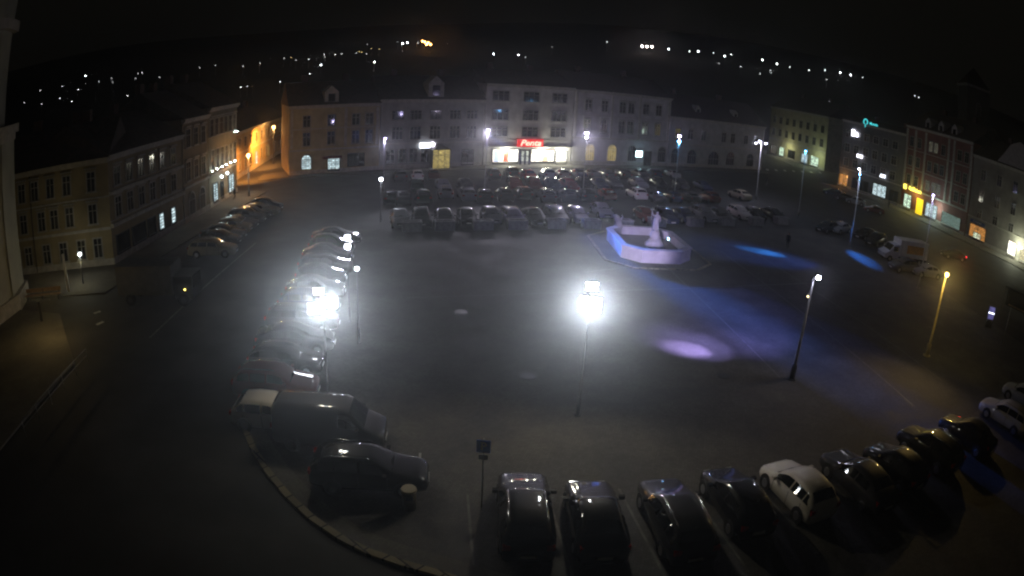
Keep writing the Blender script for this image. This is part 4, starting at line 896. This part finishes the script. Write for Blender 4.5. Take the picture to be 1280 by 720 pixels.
# coloured spots on the fountain and paving, some added at posts without coloured heads
mast2 = at(843, 247); mh = Vector((mast2.x, mast2.y, 8.1)); mh728 = at(728, 247); m7 = Vector((mh728.x, mh728.y, 7.8))
for (mx, mz, tx, pw_, cc) in ((mh728, 8.2, (4, 44, 0), 5500, (.80, .74, 1)), (at(606, 236), 7.6, (-3, 43, 0), 5500, (.86, .80, .95)), (at(479, 240), 6.6, (-6, 48, 0), 2500, (.85, .85, 1))):
    light('mast_spot', 'SPOT', (mx.x, mx.y-.25, mz), pw_, cc, .15, None, tx, 52, 1.0)  # wide pale spots added to brighten the middle of the square
light('mast_spot', 'SPOT', m7, 10000, (.64, .50, 1), .1, None, fc + Vector((-2, 0, 1)), 20, .8)
light('mast_spot', 'SPOT', mh, 16000, (.16, .35, 1), .1, None, fc + Vector((3.5, 1, 1)), 26, .8)
light('mast_spot', 'SPOT', (4.0, 26.3, 5.8), 30000, (.66, .56, 1), .1, None, fc + Vector((-.5, -1, 1.0)), 14, .9)  # violet spot added at the floodlight post to brighten the fountain
m11, m10, m9, m6 = at(1147, 360), at(1062, 310), at(998, 270), at(606, 236)
for src, z, tx, pw_, cc, cone in (
    ((m11.x-.4, m11.y, 0), 9.7, at(955, 315), 130000, (.03, .26, 1), 9), ((m11.x-.4, m11.y, 0), 9.7, at(945, 318), 16000, (.08, .20, 1), 30),
    ((m9.x, m9.y-.4, 0), 9.4, at(1077, 323), 90000, (.03, .22, 1), 9),
    ((m6.x, m6.y-.4, 0), 7.4, at(886, 378), 190000, (.03, .20, 1), 9), ((m6.x, m6.y-.4, 0), 7.4, at(880, 362), 60000, (.08, .18, 1), 17),
    ((16.2, 30.3, 0), 5.9, at(860, 437), 30000, (.50, .38, 1), 18), ((16.2, 30.3, 0), 5.8, at(868, 432), 9000, (.40, .34, 1), 34),
    ((16.2, 30.3, 0), 5.7, at(900, 400), 4000, (.30, .28, 1), 80)):
    light('mast_spot', 'SPOT', (src[0], src[1], z), pw_, cc, .12, None, tx, cone, 1.0)
# ------------------------------------------------------------------ people
def person(pos, rz, label, top):
    r = empty('person', (pos[0], pos[1], .02), rz, label, 'person')
    V = [(0, 0, .95), (0, .01, 1.18), (0, 0, 1.42), (0, 0, 1.52), (0, .02, 1.64), (0, .02, 1.72), (-.19, 0, 1.42), (-.24, .04, 1.14), (-.25, .14, .90), (-.25, .17, .82), (.19, 0, 1.42), (.25, -.05, 1.14), (.25, .0, .90), (.25, .03, .82), (-.09, 0, .9), (-.10, .12, .50), (-.10, .02, .08), (-.10, .16, .05), (.09, 0, .9), (.10, .02, .50), (.10, -.22, .12), (.10, -.10, .05)]
    Ed = [(0, 1), (1, 2), (2, 3), (3, 4), (4, 5), (2, 6), (6, 7), (7, 8), (8, 9), (2, 10), (10, 11), (11, 12), (12, 13), (0, 14), (14, 15), (15, 16), (16, 17), (0, 18), (18, 19), (19, 20), (20, 21)]
    Rd = [.15, .14, .15, .055, .095, .07, .075, .05, .035, .035, .075, .05, .035, .035, .10, .07, .045, .04, .10, .07, .045, .04]
    figure('body', V, Ed, Rd, cloth_d, r, 2)
    MB().sphere((0, .03, 1.655), .10, 12, 8, 1.15).build('head', skin, r)
    MB().sphere((0, -.005, 1.69), .112, 12, 8, .95).build('hair', black, r)
    MB().tube([(0, 0, .82), (0, .0, 1.1), (0, 0, 1.38), (0, 0, 1.48)], [.19, .175, .2, .09], 12).build('coat', mat('coat', top, .9, noise=.2, nscale=12), r)
    return r
person(at(984, 311), R(150), 'person in a dark coat walking on the open paving right of the fountain', (.02, .02, .03))
person(at(958, 232), R(40), 'person in a dark jacket near the zebra crossing', (.03, .03, .03))
person(at(293, 250), R(-60), 'person standing on the left sidewalk by the lit shop', (.02, .025, .02))
person(at(1110, 262), R(70), 'person waiting outside the yellow lit bank', (.03, .03, .035))

# ------------------------------------------------------------------ manhole covers
for px, py, lb in ((577, 390, 'round iron manhole cover between the two floodlights'), (660, 470, 'round iron manhole cover left of the middle floodlight post'), (905, 470, 'round iron manhole cover left of the dark near lamp post')):
    b = at(px, py); r = empty('manhole_cover', (b.x, b.y, .01), 0, lb, 'manhole cover')
    MB().tube([(0, 0, 0), (0, 0, .012)], .42, 24).build('frame', darksteel, r); MB().tube([(0, 0, .0121), (0, 0, .02)], .33, 20).build('lid', darksteel, r)
# ------------------------------------------------------------------ street furniture
b = at(512, 636)
r = empty('litter_bin', (b.x, b.y, .02), R(10), 'round litter bin behind the black estate at the kerb corner', 'bin')
MB().tube([(0, 0, 0), (0, 0, .85)], [.24, .28], 16).build('body', mat('bin_body', (.10, .085, .05), .6, noise=.3, nscale=6), r); MB().tube([(0, 0, .85), (0, 0, .93)], [.30, .27], 16).build('lid', mat('bin_lid', (.35, .30, .18), .5), r); MB().box(-.13, .13, -.285, -.2, .55, .72).build('slot', black, r)
b = at(602, 636)
r = empty('parking_sign', (b.x, b.y, .02), R(-4), 'blue parking sign on a thin post left of the near cars', 'sign')
MB().tube([(0, 0, 0), (0, 0, 3.1)], .03, 8).build('post', steel, r); bd = MB().box(-.24, .24, -.05, -.03, 2.55, 3.05).build('board', mat('sign_blue', (.06, .18, .75), .4), r)
me = text_mesh('P', .42, .006, .01); me.materials.clear(); me.materials.append(mat('sign_white', (.85, .85, .85), .4)); o = place(me, 'lettering', bd, (0, -.06, 2.81)); o.rotation_euler = (math.pi/2, 0, 0)
MB().box(-.16, .16, -.05, -.035, 2.25, 2.45).build('plate', paintw, r)
# left: bench, flag pole, bollard post, railings
b = at(55, 377)
r = empty('bench', (b.x, b.y, .13), R(22), 'long wooden bench lit orange beside the church corner', 'bench')
MB().box(-2.0, 2.0, -.22, .22, .43, .49).build('seat', wood, r); MB().box(-2.0, 2.0, .20, .26, .62, .95).build('backrest', wood, r)
for x in (-1.8, 0, 1.8): MB().box(x-.05, x+.05, -.2, .24, 0, .43).box(x-.04, x+.04, .2, .25, .43, .9).build('leg', darksteel, r)
light('lamp_light', 'POINT', at(60, 372, 2.8), 130, (1, .68, .25), .15)  # no lamp stands here: light added to brighten the bench
b = at(87, 366); r = tag(MB().tube([(0, 0, 0), (0, 0, 3.1)], [.14, .12], 10).build('leaning_post', stone_w, None, (b.x, b.y, .12)), 'pale thick post between the bench and the park lamp', 'post'); r.rotation_euler[1] = R(-4)
b = at(53, 403); tag(MB().tube([(0, 0, 0), (0, 0, 1.45), (0, 0, 1.5)], [.16, .15, .19], 10).build('bollard', darksteel, None, (b.x, b.y, .12)), 'dark thick bollard below the bench at the church corner', 'bollard')
p0, p1 = at(34, 548), at(112, 456)
dv = p1-p0; r = empty('railing', (p0.x, p0.y, .12), math.atan2(dv.y, dv.x), 'low double metal railing along the left sidewalk edge', 'railing')
Lr = dv.length
MB().tube([(0, 0, .9), (Lr, 0, .9)], .03, 6).build('rail', steel, r); MB().tube([(0, 0, .5), (Lr, 0, .5)], .025, 6).build('rail', steel, r)
for i in range(6): MB().tube([(Lr*i/5, 0, 0), (Lr*i/5, 0, .9)], .03, 6).build('post', steel, r)
# right: backlit timetable totem, thin pole, shelter
b = at(1234, 411)
r = empty('information_totem', (b.x, b.y, .12), R(-28), 'backlit blue white timetable panel on a stand at the right edge', 'totem')
MB().box(-.42, .42, -.08, .08, .0, 2.1).build('case', darksteel, r)
MB().box(-.36, .36, -.10, -.082, .85, 1.98).build('panel', interior('timetable', (.30, .28, .75), .5, 5, (.15, .15, .5), .6), r)
MB().box(-.38, .38, -.115, -.101, 1.38, 1.48).build('light_strip', emis('strip_white', (.85, .9, 1), 4), r)
b = at(1252, 431); tag(MB().tube([(0, 0, 0), (0, 0, 3.4)], .06, 8).build('thin_pole', steel, None, (b.x, b.y, .02)), 'thin grey pole right of the timetable panel', 'pole')
b = at(1275, 400)
r = empty('bus_shelter', (b.x+1.2, b.y+2, .02), R(-60), 'dark bus shelter cut by the right edge', 'bus shelter')
MB().box(-2.2, 2.2, -.9, .9, 2.4, 2.52).build('roof', darksteel, r); MB().box(-2.1, 2.1, .82, .86, .2, 2.3).build('back_glass', car_glass, r)
for x in (-2.1, 2.1):
    for y in (.8, -.8): MB().box(x-.05, x+.05, y-.05, y+.05, 0, 2.4).build('post', darksteel, r)
MB().box(-1.5, 1.5, .4, .75, .42, .48).build('seat', wood, r)
print('cars', ncars, 'objects', len(bpy.data.objects))
